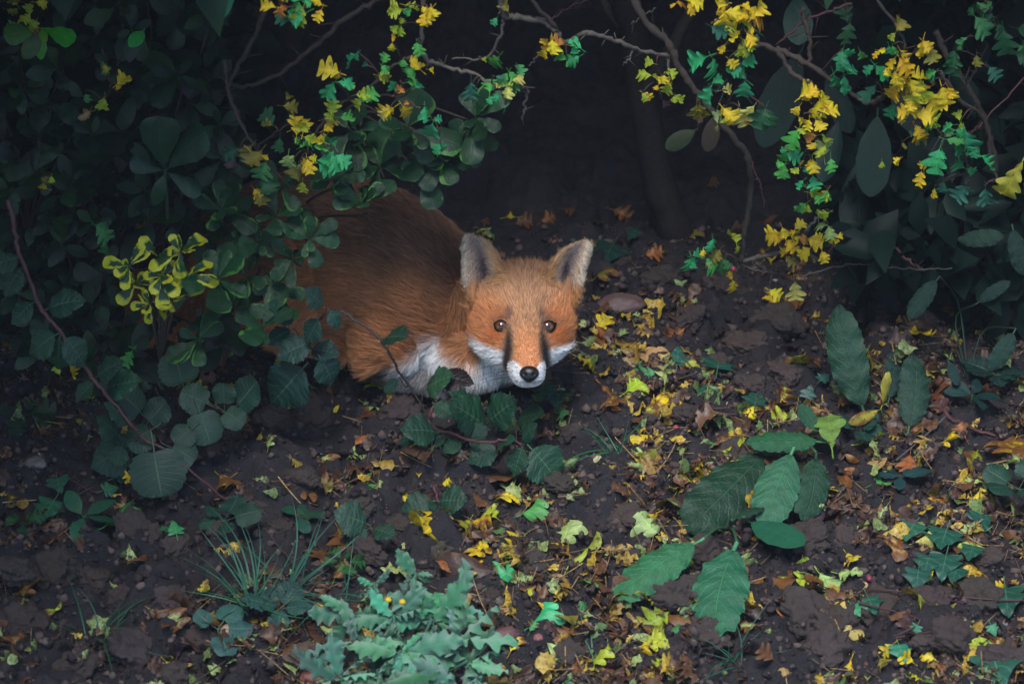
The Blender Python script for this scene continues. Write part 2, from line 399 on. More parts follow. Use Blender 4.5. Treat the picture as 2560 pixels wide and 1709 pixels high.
def put_leaf(parent, kind, base, tip, nrm, col, width=1.0, name='leaf', m=None):
    m = m or random.choice(VAR[kind]); base = np.asarray(base, float); tip = np.asarray(tip, float)
    d = tip-base; L = np.linalg.norm(d); y = d/max(L, 1e-6)
    n = np.asarray(nrm, float); z = n-y*np.dot(n, y)
    if np.linalg.norm(z) < 1e-3: z = np.cross(y, [1, 0, 0.2])
    z = unit(z); x = np.cross(y, z)
    k = L/m['len']
    o = bpy.data.objects.new(name, m); COL.objects.link(o)
    M = np.eye(4); M[:3, 0] = x*k*width; M[:3, 1] = y*k; M[:3, 2] = z*k; M[:3, 3] = base
    if parent is not None:
        o.parent = parent; M[:3, 3] -= np.array(parent.location)
    o.matrix_local = Matrix(M.tolist())
    o.color = (*jit(col), 1)
    return o
def rnd_dir(): return unit(RNG.normal(size=3))
TOCAM = -FWD; UPZ = np.array([0, 0, 1.0])
def stem(parent, P, r0, r1, mat, name='stem', seg=6, knob=0.0):
    P = np.asarray(P, float)
    n = len(P); rad = np.linspace(r0, r1, n)
    if knob: rad = rad*(1+knob*(np.array([random.random() for _ in range(n)])-.4))
    V, F = tube_vf(P-np.array(parent.location) if parent is not None else P, rad, seg)
    m = mesh(name, V, F); m.materials.append(mat)
    return link(bpy.data.objects.new(name, m), parent)
def px_path(pts, n=24, wob=.0025):                 # (px, py, depth y) control points -> wandering twig line
    C = catmull([D(a, b, y) for a, b, y in pts], n)
    C[1:-1] += RNG.normal(size=(n-2, 3))*wob*.5
    return C
# ================================================================== hedge: masses of leaves in the shade
def project(P):
    d = np.asarray(P)-CP; z = d@FWD
    return PW/2+(d@RGT)/z*CAM_D/FRAME_W*PW, PH/2-(d@UPV)/z*CAM_D/FRAME_W*PW
def cloud_mat(name, c0, c1, trans=.1, rough=.5):
    t = NT(name); a = t.n('Attribute', attribute_name='tint')
    c = t.mix(a.outputs['Fac'], (*c0, 1), (*c1, 1))
    b = t.n('BsdfPrincipled'); t.set(b.inputs['Base Color'], c); b.inputs['Roughness'].default_value = rough; b.inputs['Specular IOR Level'].default_value = .12
    tr = t.n('BsdfTranslucent'); t.set(tr.inputs['Color'], c)
    mx = t.n('MixShader'); mx.inputs[0].default_value = trans; t.set(mx.inputs[1], b.outputs[0]); t.set(mx.inputs[2], tr.outputs[0])
    return t.out(mx.outputs[0])
def leaf_cloud(name, P, size, mat, flat=.6):
    n = len(P)
    d = RNG.normal(size=(n, 3)); d[:, 2] -= .5; d /= np.linalg.norm(d, axis=1)[:, None]
    nr = RNG.normal(size=(n, 3))*flat+np.array([0, -.5, .9]); x = np.cross(d, nr); x /= np.linalg.norm(x, axis=1)[:, None]
    z = np.cross(x, d); L = RNG.uniform(*size, n)[:, None]; W = L*RNG.uniform(.24, .34, n)[:, None]
    prof = [(0, 0, 0), (-.75, .28, .10), (.75, .28, .10), (0, .3, -.03), (-.9, .62, .08), (.9, .62, .08), (0, .66, -.06), (0, 1, -.22)]
    V = np.stack([P+x*W*a+d*L*b+z*L*c for a, b, c in prof], 1).reshape(-1, 3)
    f = np.array([[0, 3, 1], [0, 2, 3], [1, 3, 6], [1, 6, 4], [3, 2, 5], [3, 5, 6], [4, 6, 7], [6, 5, 7]])
    F = (np.arange(n)[:, None, None]*8+f[None]).reshape(-1, 3)
    m = fast_mesh(name, V, F); m.materials.append(mat)
    a = m.attributes.new('tint', 'FLOAT', 'POINT'); a.data.foreach_set('value', np.repeat(RNG.random(n), 8).astype(np.float32))
    o = link(bpy.data.objects.new(name, m))
    return o
def box_pts(n, x, y, z): return np.stack([RNG.uniform(*x, n), RNG.uniform(*y, n), RNG.uniform(*z, n)], 1)
def out_of_frame(P, m=70):
    px, py = project(P); return ~((px > -m) & (px < PW+m) & (py > -m) & (py < PH+m))
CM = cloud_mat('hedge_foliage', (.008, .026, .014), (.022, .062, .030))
P = box_pts(34000, (-2.6, 2.6), (-.28, 2.3), (.30, 1.9))  # canopy leaves added out of frame to block light from the hollow
edge = np.interp(P[:, 0], [-.5, -.35, -.22, -.08, .0, .12, .40, .55], [-.26, -.24, -.22, -.15, -.12, -.12, -.13, -.18])  # front edge shaped to shade the fox's back and the right side
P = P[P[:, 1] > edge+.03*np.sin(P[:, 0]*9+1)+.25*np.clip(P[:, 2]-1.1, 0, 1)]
# more unseen canopy leaves set further forward, to keep the left-hand bush dim
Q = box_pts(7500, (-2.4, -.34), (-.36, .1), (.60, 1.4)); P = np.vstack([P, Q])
P = np.vstack([P, box_pts(3200, (-2.4, -.52), (-1.05, -.34), (1.0, 1.6))])   # unseen leaves added to darken the left-hand foreground
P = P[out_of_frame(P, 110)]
tag(leaf_cloud('shade_canopy', P, (.05, .10), CM), 'unseen mass of dark hedge leaves added to shade the hollow', None, None, 'stuff')
P = box_pts(9000, (-2.6, 2.6), (1.0, 1.9), (.0, 1.1)); P[:, 2] += .04
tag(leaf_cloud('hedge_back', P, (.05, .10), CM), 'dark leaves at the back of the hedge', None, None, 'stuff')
P = np.vstack([box_pts(2600, (-1.15, -.52), (.14, .62), (.02, .62)), box_pts(700, (-.52, -.36), (.3, .62), (.03, .5)),
               box_pts(1500, (-1.5, -.66), (-.06, .3), (.03, .6))])
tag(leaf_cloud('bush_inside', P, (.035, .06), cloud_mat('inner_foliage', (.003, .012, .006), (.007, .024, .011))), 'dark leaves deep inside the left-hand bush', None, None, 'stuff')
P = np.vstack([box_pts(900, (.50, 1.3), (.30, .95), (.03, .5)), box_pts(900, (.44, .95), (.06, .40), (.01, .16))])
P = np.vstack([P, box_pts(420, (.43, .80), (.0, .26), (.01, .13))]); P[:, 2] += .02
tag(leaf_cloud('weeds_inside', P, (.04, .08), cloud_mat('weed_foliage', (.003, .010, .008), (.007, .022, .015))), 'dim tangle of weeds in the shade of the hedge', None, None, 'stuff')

DSTALK = plain_mat('dim_stalk', (.018, .040, .024), .6, .3, .3, 300)
# ------------------------------------------------------------------ trunk in the hollow
tb = D(1695, 600, .24)
tr = empty('hedge_trunk', (tb[0], tb[1], 0), 'slender dim brown trunk rising from the shaded hollow', 'tree')
P = px_path([(1548, -120, .29), (1572, 20, .285), (1592, 150, .28), (1622, 330, .265), (1655, 480, .25), (1690, 585, .24), (1702, 625, .235)], 30, .002)
V, F = tube_vf(P-np.array(tr.location), np.concatenate([np.linspace(.018, .022, 24), np.linspace(.023, .036, 6)])*(1+.07*np.sin(np.arange(30)*1.7)), 14)
m = mesh('trunk', V, F); m.materials.append(plain_mat('trunk_bark', (.028, .022, .020), .9, .1, .6, 180)); link(bpy.data.objects.new('trunk', m), tr)
stem(tr, px_path([(1600, 230, .27), (1660, 150, .24), (1730, 20, .22), (1770, -80, .2)], 14), .009, .006, WOOD, 'limb')
stem(tr, px_path([(1580, 90, .28), (1520, 20, .3), (1480, -80, .3)], 10), .008, .005, WOOD, 'limb')

# ------------------------------------------------------------------ hawthorn branches
def hawthorn(label, paths, clusters, cat='branch', wood=WOOD, group=None):
    base = D(*paths[0][0][0])
    t = empty('hawthorn_branch', base, label, cat, group); samples = []
    for pts, r0, r1, mat in paths:
        n = max(8, len(pts)*7); P = px_path(pts, n, .0016)
        stem(t, P, r0, r1, mat or wood, 'twig', 6, .5)
        for p in P: samples.append(p)
        for k in range(2, n-1):                          # spurs and thorns
            if random.random() < .16:
                d = unit(np.array([random.gauss(0, 1), random.gauss(0, .5), random.gauss(0, 1)])); L = random.uniform(.006, .016)
                stem(t, [P[k], P[k]+d*L*.6, P[k]+d*L], r1*.55, r1*.2, mat or wood, 'thorn', 4)
    S = np.array(samples); sx, sy = project(S)
    for px, py, r, n, pal in clusters:
        k = int(np.argmin((sx-px)**2+(sy-py)**2)); dep = S[k][1]-.012
        c = D(px, py, dep); keys = pal.split()
        if .010 < np.linalg.norm(c-S[k]) < .055:
            mid = (c+S[k])/2+np.array([0, -.004, .006])
            stem(t, catmull([S[k], mid, c], 7), .0011, .0007, WOODR if random.random() < .4 else WOOD, 'twig', 5)
        for i in range(n):
            L = random.uniform(.42, 1.12)*(max(r, 24)*1.24+10)/2000.0
            a = random.uniform(0, 2*math.pi) if n > 2 else random.choice([random.uniform(-2.4, -.7), random.uniform(0, 6.28)])
            d = unit(RGT*math.cos(a)+UPV*math.sin(a)+TOCAM*random.uniform(-.5, .5)+np.array([0, 0, -.18]))
            off = (RGT*random.gauss(0, 1)+UPV*random.gauss(0, 1))*r*.24/2000*(1 if n > 2 else .3)
            nr = TOCAM*1.0+UPZ*.45+rnd_dir()*.55
            put_leaf(t, 'haw', c+off-d*L*.28, c+off+d*L*.78, nr, PAL[random.choice(keys)], random.uniform(.85, 1.2))
    return t
y0 = -.16
hawthorn('forked hawthorn twig above the fox, teal and yellow leaves, a pale bud at its tip',
 [([(1066,-60,y0),(1058,40,y0),(1056,135,y0),(1111,165,y0),(1180,183,y0-.01),(1232,212,y0-.02),(1272,220,y0-.02)], .0034, .0016, WOODG),
  ([(1052,130,y0),(979,168,y0-.01),(924,220,y0-.01),(862,253,y0-.01),(800,318,y0-.01),(770,372,y0-.01)], .0022, .0012, WOOD),
  ([(1000,200,y0),(1020,250,y0-.01),(1062,280,y0-.02),(1095,320,y0-.02),(1104,380,y0-.02)], .0012, .0008, WOODR),
  ([(1268,220,y0-.02),(1318,222,y0),(1312,262,y0),(1306,300,y0)], .0022, .0014, WOODG)],
 [(1010,18,28,5,'g t yg'),(1072,20,24,5,'y gold'),(1000,62,26,4,'y yg'),(980,106,20,2,'y gold'),(1042,105,18,2,'yg g'),
  (893,130,34,2,'t'),(850,182,34,2,'gold y'),(838,205,40,2,'t tb'),(922,165,34,1,'dt'),(956,160,20,2,'g'),(945,190,20,2,'yg'),(974,205,30,2,'t'),
  (872,210,24,2,'gold'),(1010,150,24,2,'g yg'),(1068,172,28,3,'y yg'),(1030,200,26,3,'g'),(1038,222,30,1,'t'),(900,242,30,4,'yg g'),(835,285,28,3,'g yg'),
  (975,268,30,3,'y py'),(1006,262,16,2,'o gold'),(985,236,20,1,'o'),(1062,265,34,2,'t tb'),(1085,305,30,2,'t'),(1102,358,40,2,'tb'),
  (1182,208,38,2,'dt'),(1235,190,22,1,'dt'),(1272,178,26,2,'g'),(1268,212,28,4,'yg py'),(1300,200,28,2,'gr'),(1236,232,30,3,'tb g'),(1262,262,42,1,'dt'),
  (810,300,20,1,'yd'),(755,330,38,4,'y yg'),(735,345,22,2,'g'),(780,362,34,4,'g tb'),(770,385,34,3,'y gold'),(815,345,34,4,'y yg gold'),(735,395,28,3,'pg g'),(830,380,34,3,'tb pg'),(790,405,34,2,'tb'),(748,410,22,2,'pg')])
bd = D(1330, 207, y0-.02)
hawthorn('shaded hawthorn spray with dull yellow green leaves hanging over the fox',
 [([(560,150,-.10),(573,238,-.12),(613,330,-.14),(650,380,-.15),(690,430,-.15),(730,470,-.15)], .0022, .0011, WOOD),
  ([(640,370,-.15),(690,330,-.15),(740,300,-.15)], .0012, .0008, WOOD)],
 [(716,268,34,3,'yd gr'),(730,290,22,1,'dg'),(690,322,36,3,'yd dg'),(640,362,36,3,'yd y'),(664,405,40,2,'yd gr'),(640,470,44,2,'yd gold'),(752,452,46,2,'yd yg'),(600,370,34,2,'dt'),(578,392,40,1,'pur'),(655,440,34,1,'dg')])
hawthorn('small hawthorn sprig with green and yellow leaves at the top of the hollow',
 [([(760,-70,-.2),(755,-10,-.2),(765,25,-.2)], .0014, .0008, WOOD)],
 [(768,22,40,5,'g tb yg'),(745,38,24,2,'yg'),(700,8,26,4,'gold y o'),(805,15,24,2,'y gold'),(690,30,28,1,'dt')])
hawthorn('bare bent grey hawthorn branch crossing the hollow with a few teal leaves',
 [([(1250,-60,-.08),(1257,30,-.08),(1279,42,-.08),(1350,52,-.07),(1390,80,-.07),(1412,108,-.07),(1448,90,-.06),(1478,84,-.06),(1541,102,-.05),(1603,125,-.04),(1678,141,-.03)], .0042, .0022, WOODG),
  ([(1257,30,-.08),(1255,75,-.08),(1217,143,-.08),(1130,148,-.08)], .0022, .0010, WOODG),
  ([(1300,-60,-.08),(1330,0,-.08),(1390,70,-.07)], .0030, .0026, WOOD),
  ([(1412,108,-.07),(1360,125,-.08),(1322,165,-.08)], .0013, .0008, WOODG),
  ([(1585,120,-.04),(1572,145,-.05),(1556,166,-.05)], .0012, .0007, WOODG),
  ([(1672,142,-.03),(1668,180,-.04),(1640,205,-.04)], .0018, .0010, WOODG)],
 [(1245,38,26,1,'t'),(1272,36,20,1,'yd'),(1200,148,24,1,'yg'),(1250,138,30,1,'g'),(1380,98,26,2,'y yg'),(1366,118,22,2,'y gold'),(1450,128,34,3,'t tb'),(1418,152,24,2,'g gold'),(1412,112,16,1,'o'),
  (1628,190,22,2,'y yg'),(1660,188,22,2,'y'),(1645,212,24,2,'py gold'),(1680,205,22,2,'yg'),(1606,232,22,2,'y yg'),(1685,238,24,2,'yg py'),(1655,252,34,1,'pur'),(1640,160,18,1,'yg')])
hawthorn('long leaning hawthorn branch, yellow above and a forked leafy foot near the soil',
 [([(1570,-40,.0),(1612,51,-.02),(1672,110,-.03),(1702,176,-.04),(1752,244,-.05),(1815,322,-.06),(1871,396,-.06),(1876,480,-.05),(1862,585,-.05),(1851,655,-.05)], .0046, .0036, WOOD),
  ([(1851,655,-.05),(1905,640,-.06),(1958,632,-.07),(1990,625,-.08),(2027,640,-.08),(2060,655,-.08)], .0032, .0012, WOODG),
  ([(1851,650,-.05),(1800,630,-.06),(1760,636,-.07),(1725,645,-.08)], .0018, .0009, WOOD),
  ([(2012,582,-.07),(2030,560,-.07),(2060,528,-.07)], .0018, .0016, WOODG),
  ([(1876,400,-.06),(1900,460,-.07),(1912,520,-.08)], .0010, .0005, WOODR),
  ([(1852,660,-.05),(1900,678,-.06),(1945,682,-.06)], .0010, .0006, WOODG),
  ([(1958,632,-.07),(2000,600,-.08),(2012,582,-.08)], .0010, .0008, WOODG)],
 [(1728,645,30,3,'tb t'),(1782,594,24,2,'g tb'),(1760,622,20,2,'yg y'),(1765,648,26,3,'g pg'),(1802,622,26,2,'yd yg'),(1812,645,22,2,'gr'),(1843,612,26,2,'yd yg'),(1778,655,16,1,'gold'),
  (1965,572,26,3,'y gold'),(1960,600,34,4,'y gold'),(1985,585,26,3,'y'),(1972,622,26,2,'gold'),(2022,608,32,3,'y gold'),(2010,615,18,1,'o'),(1960,640,22,1,'yd'),(2073,530,22,2,'yg'),(2072,565,26,2,'pg g'),(2086,595,22,2,'y'),(2055,628,24,2,'y'),(2085,612,20,1,'gold'),
  (1832,698,30,2,'gold y'),(1922,722,38,1,'y'),(1984,706,36,1,'py'),
  (1745,258,32,2,'dg yd'),(1755,290,16,1,'pur')])
hawthorn('hawthorn spray of yellow top leaves over hanging teal leaves',
 [([(1800,-70,-.14),(1822,10,-.14),(1850,80,-.14),(1845,130,-.14),(1860,190,-.14),(1830,240,-.14),(1800,290,-.14)], .0020, .0010, WOOD)],
 [(1815,25,34,4,'y gold'),(1840,45,34,3,'y yg'),(1872,30,36,4,'y gold'),(1885,52,30,3,'gold o'),(1800,62,32,3,'py yg'),(1868,78,30,2,'gold'),(1842,92,34,3,'y yg'),(1858,118,30,3,'g yg'),(1815,112,20,2,'gold'),
  (1776,142,48,2,'tb'),(1850,165,46,2,'t'),(1865,200,44,2,'t'),(1778,208,38,2,'t tb'),(1820,148,20,2,'y'),(1802,226,26,1,'py'),(1808,268,30,2,'y py'),(1850,270,40,2,'py pg'),(1882,262,30,1,'py'),(1820,292,22,1,'y'),(1795,312,30,2,'yg pg'),
  (1780,60,34,1,'dt'),(1895,80,40,2,'dg'),(1915,270,38,2,'dg'),(1725,5,24,3,'y gold'),(1690,10,20,2,'y o')])
hawthorn('hanging hawthorn strand with gold leaves above and bright green below, before large dark leaves',
 [([(1872,110,-.10),(1940,126,-.10),(1979,182,-.11),(2027,209,-.12),(2039,226,-.12),(2033,283,-.13),(2027,349,-.13),(2010,396,-.13),(2015,450,-.13)], .0034, .0012, WOOD)],
 [(2000,245,34,2,'y'),(2024,255,20,1,'gold'),(2052,248,34,2,'y gold'),(2008,285,36,3,'y'),(2058,285,34,3,'y yg'),(2040,300,26,1,'y'),(1996,325,38,2,'yg g'),(2035,345,28,3,'o gold'),(1990,355,18,1,'gold'),
  (1975,378,38,3,'tb g'),(1965,405,34,2,'g'),(2062,360,34,2,'yg'),(2070,395,38,2,'pg g'),(2030,398,20,2,'y'),(1998,420,30,2,'yg py'),(2015,450,40,3,'tb'),(2022,480,26,3,'yg g'),(2020,505,20,2,'g yg'),(2070,472,20,2,'g gold')])
hawthorn('dense golden hawthorn spray with teal leaves at its lower end',
 [([(1940,120,-.08),(2015,158,-.09),(2107,220,-.10),(2170,256,-.11),(2215,235,-.13),(2255,200,-.15),(2262,140,-.15),(2245,70,-.15),(2170,-30,-.15)], .0036, .0018, WOOD),
  ([(2255,200,-.15),(2300,260,-.15),(2350,330,-.15),(2410,380,-.15),(2420,440,-.15)], .0020, .0010, WOOD),
  ([(2262,150,-.15),(2310,110,-.15)], .0012, .0007, WOOD),
  ([(2350,180,-.12),(2400,250,-.12),(2460,300,-.1),(2480,400,-.1),(2500,470,-.1)], .0028, .0020, WOOD)],
 [(2108,122,32,2,'t'),(2150,125,26,1,'g'),(2085,178,30,2,'tb t'),(2112,188,34,2,'t'),(2118,212,24,1,'g'),(2182,165,38,2,'t'),(2190,205,40,1,'dt'),(2198,128,28,2,'y gold'),(2232,112,34,2,'g tb'),(2240,80,30,2,'yg yd'),
  (2305,98,46,2,'gold'),(2325,120,34,1,'yd'),(2248,140,36,3,'y gold'),(2262,152,26,1,'gold'),(2240,182,36,3,'y'),(2270,192,36,3,'gold y'),(2238,212,28,2,'y gold'),(2292,215,36,3,'y yg'),(2270,235,34,3,'y gold'),(2305,240,40,4,'y gold'),(2325,205,26,1,'o'),(2352,220,34,3,'gold y'),(2368,250,34,3,'y gold'),
  (2275,270,36,3,'gold'),(2300,280,34,3,'y yg'),(2312,292,26,1,'gold'),(2285,312,36,2,'gold yd'),(2295,340,40,2,'yd yg'),(2330,300,26,2,'g'),(2340,178,36,2,'g t'),(2230,235,34,1,'yd'),(2240,262,30,2,'t'),(2250,285,30,1,'yd'),
  (2360,345,38,2,'gr g'),(2395,320,40,3,'t tb'),(2402,302,30,2,'yg'),(2350,375,44,2,'tb'),(2385,360,34,1,'t'),(2432,360,40,3,'t tb'),(2418,420,42,2,'t dt'),(2410,465,46,2,'dt'),(2355,450,34,1,'dt'),(2460,465,36,1,'dt'),(2305,425,30,2,'yg y'),(2335,468,20,1,'gold'),
  (2205,402,30,1,'yg'),(2248,398,34,2,'y yg'),(2255,355,22,1,'yd'),(2270,325,20,1,'dt')])
hawthorn('dim green hawthorn leaves hanging in the shade of the hedge edge',
 [([(2440,-60,.02),(2470,20,.02),(2500,80,.02),(2540,140,.02)], .0022, .0012, WOOD),
  ([(2100,-60,.06),(2118,20,.06),(2125,60,.06)], .0016, .0010, WOOD),
  ([(2470,110,.02),(2430,190,.0),(2400,230,.0)], .0014, .0008, WOOD)],
 [(2122,55,58,2,'dg'),(2448,30,44,3,'dg gr'),(2475,60,44,3,'dg'),(2510,75,46,3,'dg gr'),(2540,120,48,3,'gr dg'),(2420,90,30,1,'gr'),(2390,125,44,2,'dg'),(2405,195,52,1,'dg'),(2470,170,54,1,'dt'),(2440,135,20,1,'yd')])
# the single big yellow-green oak-like leaf at the right
t = empty('oak_twig', D(2570, 380, -.2), 'large yellow green lobed oak leaf dangling from a thin twig', 'leaf')
stem(t, px_path([(2600, 330, -.2), (2580, 360, -.2), (2562, 392, -.2)], 8), .0014, .0009, WOOD, 'twig')
put_leaf(t, 'falloak', D(2566, 385, -.2), D(2508, 492, -.215), TOCAM+UPZ*.3, (.34, .34, .03), 1.15)
put_leaf(t, 'falloak', D(2570, 380, -.2), D(2600, 480, -.2), TOCAM, (.30, .30, .03), 1.0)

# bare branches at the back of the hollow
for lab, pts, r0, r1, mat in [
 ('thin dark arching branch over the hollow', [(960,-40,.1),(943,0,.1),(862,48,.09),(789,113,.08),(690,190,.06),(606,216,.04),(570,205,.03)], .0040, .0026, WOOD),
 ('dark forked bare branch beside the evergreen bush', [(690,-40,.05),(661,29,.04),(613,135,.03),(573,205,.02),(573,238,.0),(613,330,-.02)], .0038, .0022, WOOD),
 ('reddish bare twig crossing before a large dark leaf', [(2130,10,.05),(2069,30,.04),(2010,55,.03),(1940,113,.02)], .0022, .0012, WOODR),
 ('short dark bare branch joining the hawthorn spray', [(2005,20,.03),(2014,60,.02),(2024,98,.0),(2024,167,-.07)], .0030, .0026, WOOD),
 ('thorny purple bramble stem slanting behind the docks', [(2180,560,.05),(2230,610,.03),(2270,650,.02),(2312,678,.0)], .0024, .0016, WOODR),
 ('long thin grey stalk lying across the shaded weeds', [(2000,690,.04),(2080,668,.03),(2140,659,.02),(2200,668,.01),(2300,673,.0),(2380,670,-.02)], .0012, .0008, WOODG),
 ('thin brown bare twig in the upper right shade', [(2580,170,.0),(2500,260,-.02),(2440,320,-.04),(2400,345,-.06)], .0012, .0008, WOODR),
 ('dark curving branch behind the golden spray', [(2340,80,.1),(2380,160,.09),(2440,250,.08),(2475,330,.07),(2490,430,.06)], .0040, .0030, WOOD),
 ('fine leafless twig at the head of the hollow', [(1375,55,.02),(1410,25,.03),(1470,0,.05),(1530,-30,.06)], .0010, .0007, WOODR),
 ('short straight twig end above the hollow', [(1640,20,.05),(1610,40,.05),(1578,62,.05)], .0012, .0008, WOODG),
 ]:
    b = D(*pts[0]); t = empty('bare_branch', b, lab, 'branch')
    P = px_path(pts, len(pts)*6, .002); stem(t, P, r0, r1, mat, 'wood', 6, .4)
    for k in range(3, len(P)-2, 4):
        d = rnd_dir(); stem(t, [P[k], P[k]+d*.012, P[k]+d*.024], r1*.5, r1*.25, mat, 'side_twig', 4)

# ------------------------------------------------------------------ broad-leaved evergreens
def rosette(t, c, axis, n, L, kind, col, e0=5, e1=50, wid=1.0, spread=None, ph=None):
    axis = unit(axis); a1 = unit(np.cross(axis, [0.3, 1, .2])); a2 = np.cross(axis, a1); ph = random.uniform(0, 6.28) if ph is None else ph
    if kind in ('ever', 'varg'): n += 2
    for i in range(n):
        a = ph+2.4*i+random.gauss(0, .45); e = R(e0+(e1-e0)*(i/max(1, n-1))**1.2+random.gauss(0, 18))
        rd = a1*math.cos(a)+a2*math.sin(a); d = rd*math.cos(e)+axis*math.sin(e); nr = axis*math.cos(e)-rd*math.sin(e)
        l = L*random.uniform(.55, 1.12)*(1-.35*i/n)
        cc = col[random.randrange(len(col))] if isinstance(col, list) else col
        put_leaf(t, kind, c+axis*.003*i/n, c+d*l, nr+rnd_dir()*.2, cc, wid*random.uniform(.85, 1.15))
FACE = unit(TOCAM*.75+UPZ*.55)
def sprig(name, label, root, ros, kind, col, stalk=None, group=None, mat=None, cat='shrub', e=(5, 50), wid=1.0):
    rp = D(*root); t = empty(name, (rp[0], rp[1], max(rp[2], soil_z(rp[0], rp[1]))), label, cat, group)
    for px, py, y, n, L in ros:
        c = D(px, py, y); ax = FACE+rnd_dir()*.30
        mid = (c+rp)/2+np.array([random.uniform(-.03, .03), .07, .0])
        stem(t, catmull([rp, mid, c-unit(ax)*.02, c], 12), .0022, .0012, WOOD)
        rosette(t, c, ax, n, L/2000, kind, col, e[0], e[1], wid)
    return t
sprig('spindle_sprig', 'shrub sprig with bright yellow edged leaves at the edge of the dark bush', (400, 900, -.12),
      [(450,630,-.21,6,88),(405,690,-.215,7,82),(430,750,-.22,7,86),(375,760,-.22,6,80),(325,665,-.21,7,80),(465,690,-.21,6,78),(340,710,-.2,6,80),(395,640,-.2,5,80),(470,745,-.21,5,70)], 'vary', (.014, .065, .024), e=(-25, 70), wid=.9)
t = sprig('spindle_sprig', 'shrub sprig of dark green leaves with thin pale edges beside the yellow edged sprig', (560, 900, -.08),
      [(543,702,-.2,8,118),(655,818,-.21,8,108),(498,850,-.2,6,85),(590,770,-.18,5,90)], 'varg', [(.008, .040, .016), (.010, .050, .018)])
sprig('spindle_sprig', 'leafy evergreen sprig with lime edged leaves overhanging the back of the fox', (600, 760, .05),
      [(905,512,-.17,9,100),(772,598,-.18,8,88),(555,528,-.14,9,95),(690,545,-.16,7,90),(735,650,-.17,6,78),(700,470,-.14,6,88),(650,610,-.16,7,84),(620,690,-.16,7,84),(830,450,-.15,6,88),(610,590,-.15,6,84),(690,720,-.17,6,76)], 'varg', [(.006, .034, .014), (.009, .045, .017)], wid=.9)
sprig('spindle_sprig', 'glossy dark evergreen sprig with pale leaf margins hanging over the dark hollow', (800, 330, .08),
      [(1018,322,-.12,9,128),(1190,296,-.13,8,112),(1105,400,-.12,8,100),(950,420,-.11,6,115),(1060,430,-.12,5,95),(1150,380,-.12,6,100),(880,330,-.1,5,110)], 'varg', [(.006, .030, .013), (.009, .040, .016)])
# the big dark bush on the left: five stems, each a shrub with its own leaves
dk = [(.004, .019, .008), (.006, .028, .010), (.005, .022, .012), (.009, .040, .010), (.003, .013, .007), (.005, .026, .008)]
def bush(label, root, region, n, L, seed):
    rs = random.Random(seed); ros = []
    tries = 0
    while len(ros) < n and tries < 2000:
        tries += 1
        px = rs.uniform(*region[:2]); py = rs.uniform(*region[2:])
        if any((px-q[0])**2+(py-q[1])**2 < (L*.72)**2 for q in ros): continue
        if 270 < px < 520 and 560 < py < 800: continue
        y = float(np.interp(py, [0, 500, 950], [.02, -.05, -.12]))+rs.uniform(-.05, .07)
        ros.append((px, py, y, rs.randint(5, 8), L*rs.uniform(.8, 1.3)))
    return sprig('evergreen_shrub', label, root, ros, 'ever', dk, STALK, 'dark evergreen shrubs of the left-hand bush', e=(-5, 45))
bush('dark evergreen shrub with oval leaves in the top corner of the bush', (20, 940, .12), (-60, 300, 90, 420), 22, 92, 1)
bush('dark evergreen shrub with broad leaves bordering the empty hollow', (420, 900, .05), (280, 560, 0, 330), 16, 98, 2)
bush('dark evergreen shrub in the middle of the bush above the yellow edged sprig', (300, 930, .1), (130, 560, 330, 600), 19, 96, 3)
bush('dark evergreen shrub low in the bush behind the red bramble cane', (120, 950, .1), (-60, 300, 430, 860), 24, 92, 4)
bush('dark evergreen shrub below the yellow edged sprig', (380, 930, .05), (230, 600, 770, 920), 9, 86, 5)
# a pair of tall pale-veined leaves and a few single bright ones
t = empty('evergreen_shoot', D(412, 430, -.12), 'shoot with two large upright oval leaves in the dark bush', 'shoot')
stem(t, catmull([D(420, 560, -.08), D(416, 480, -.12), D(412, 428, -.14)], 8), .002, .0016, STALK)
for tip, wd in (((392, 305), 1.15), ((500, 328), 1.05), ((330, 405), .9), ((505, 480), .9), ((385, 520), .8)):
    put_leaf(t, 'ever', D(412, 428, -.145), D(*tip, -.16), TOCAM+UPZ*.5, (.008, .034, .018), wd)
t = empty('evergreen_shoot', D(345, 95, -.1), 'single bright green leaf in the dark bush', 'shoot')
stem(t, catmull([D(368, 130, -.02), D(362, 110, -.06), D(360, 78, -.1)], 6), .0014, .001, STALK)
put_leaf(t, 'ever', D(362, 72, -.1), D(326, 114, -.13), TOCAM+UPZ*.7, (.035, .30, .05), 1.1)
t = empty('evergreen_shoot', D(100, 75, -.1), 'shoot of bright green leaves under dry yellow flower heads', 'shoot')
stem(t, catmull([D(80, 160, .0), D(100, 110, -.06), D(105, 75, -.1)], 6), .0018, .0012, STALK)
for tip, c in (((12, 88), (.05, .15, .02)), ((182, 92), (.03, .30, .02)), ((92, 148), (.045, .22, .02)), ((110, 100), (.10, .30, .02)), ((60, 150), (.03, .07, .02))):
    put_leaf(t, 'ever', D(104, 70, -.1), D(*tip, -.12), TOCAM+UPZ*.6, c, 1.1)
for k in range(14):
    px, py = random.uniform(0, 100), random.uniform(-10, 65); p = D(px, py, -.1)
    put_leaf(t, 'haw', p, p+unit(RGT*random.gauss(0, 1)+UPV*random.gauss(0, 1))*.018, TOCAM+rnd_dir()*.6, PAL[random.choice(['yd', 'y', 'yg', 'g', 'ob'])])
t = empty('evergreen_shoot', D(560, 10, -.1), 'pair of rounded leaves with a bright green tip at the top of the bush', 'shoot')
stem(t, catmull([D(600, -60, -.05), D(580, -20, -.08), D(575, 0, -.1)], 6), .0014, .001, STALK)
put_leaf(t, 'ever', D(592, -8, -.1), D(535, 28, -.13), TOCAM+UPZ*.5, (.02, .17, .07), 1.2)
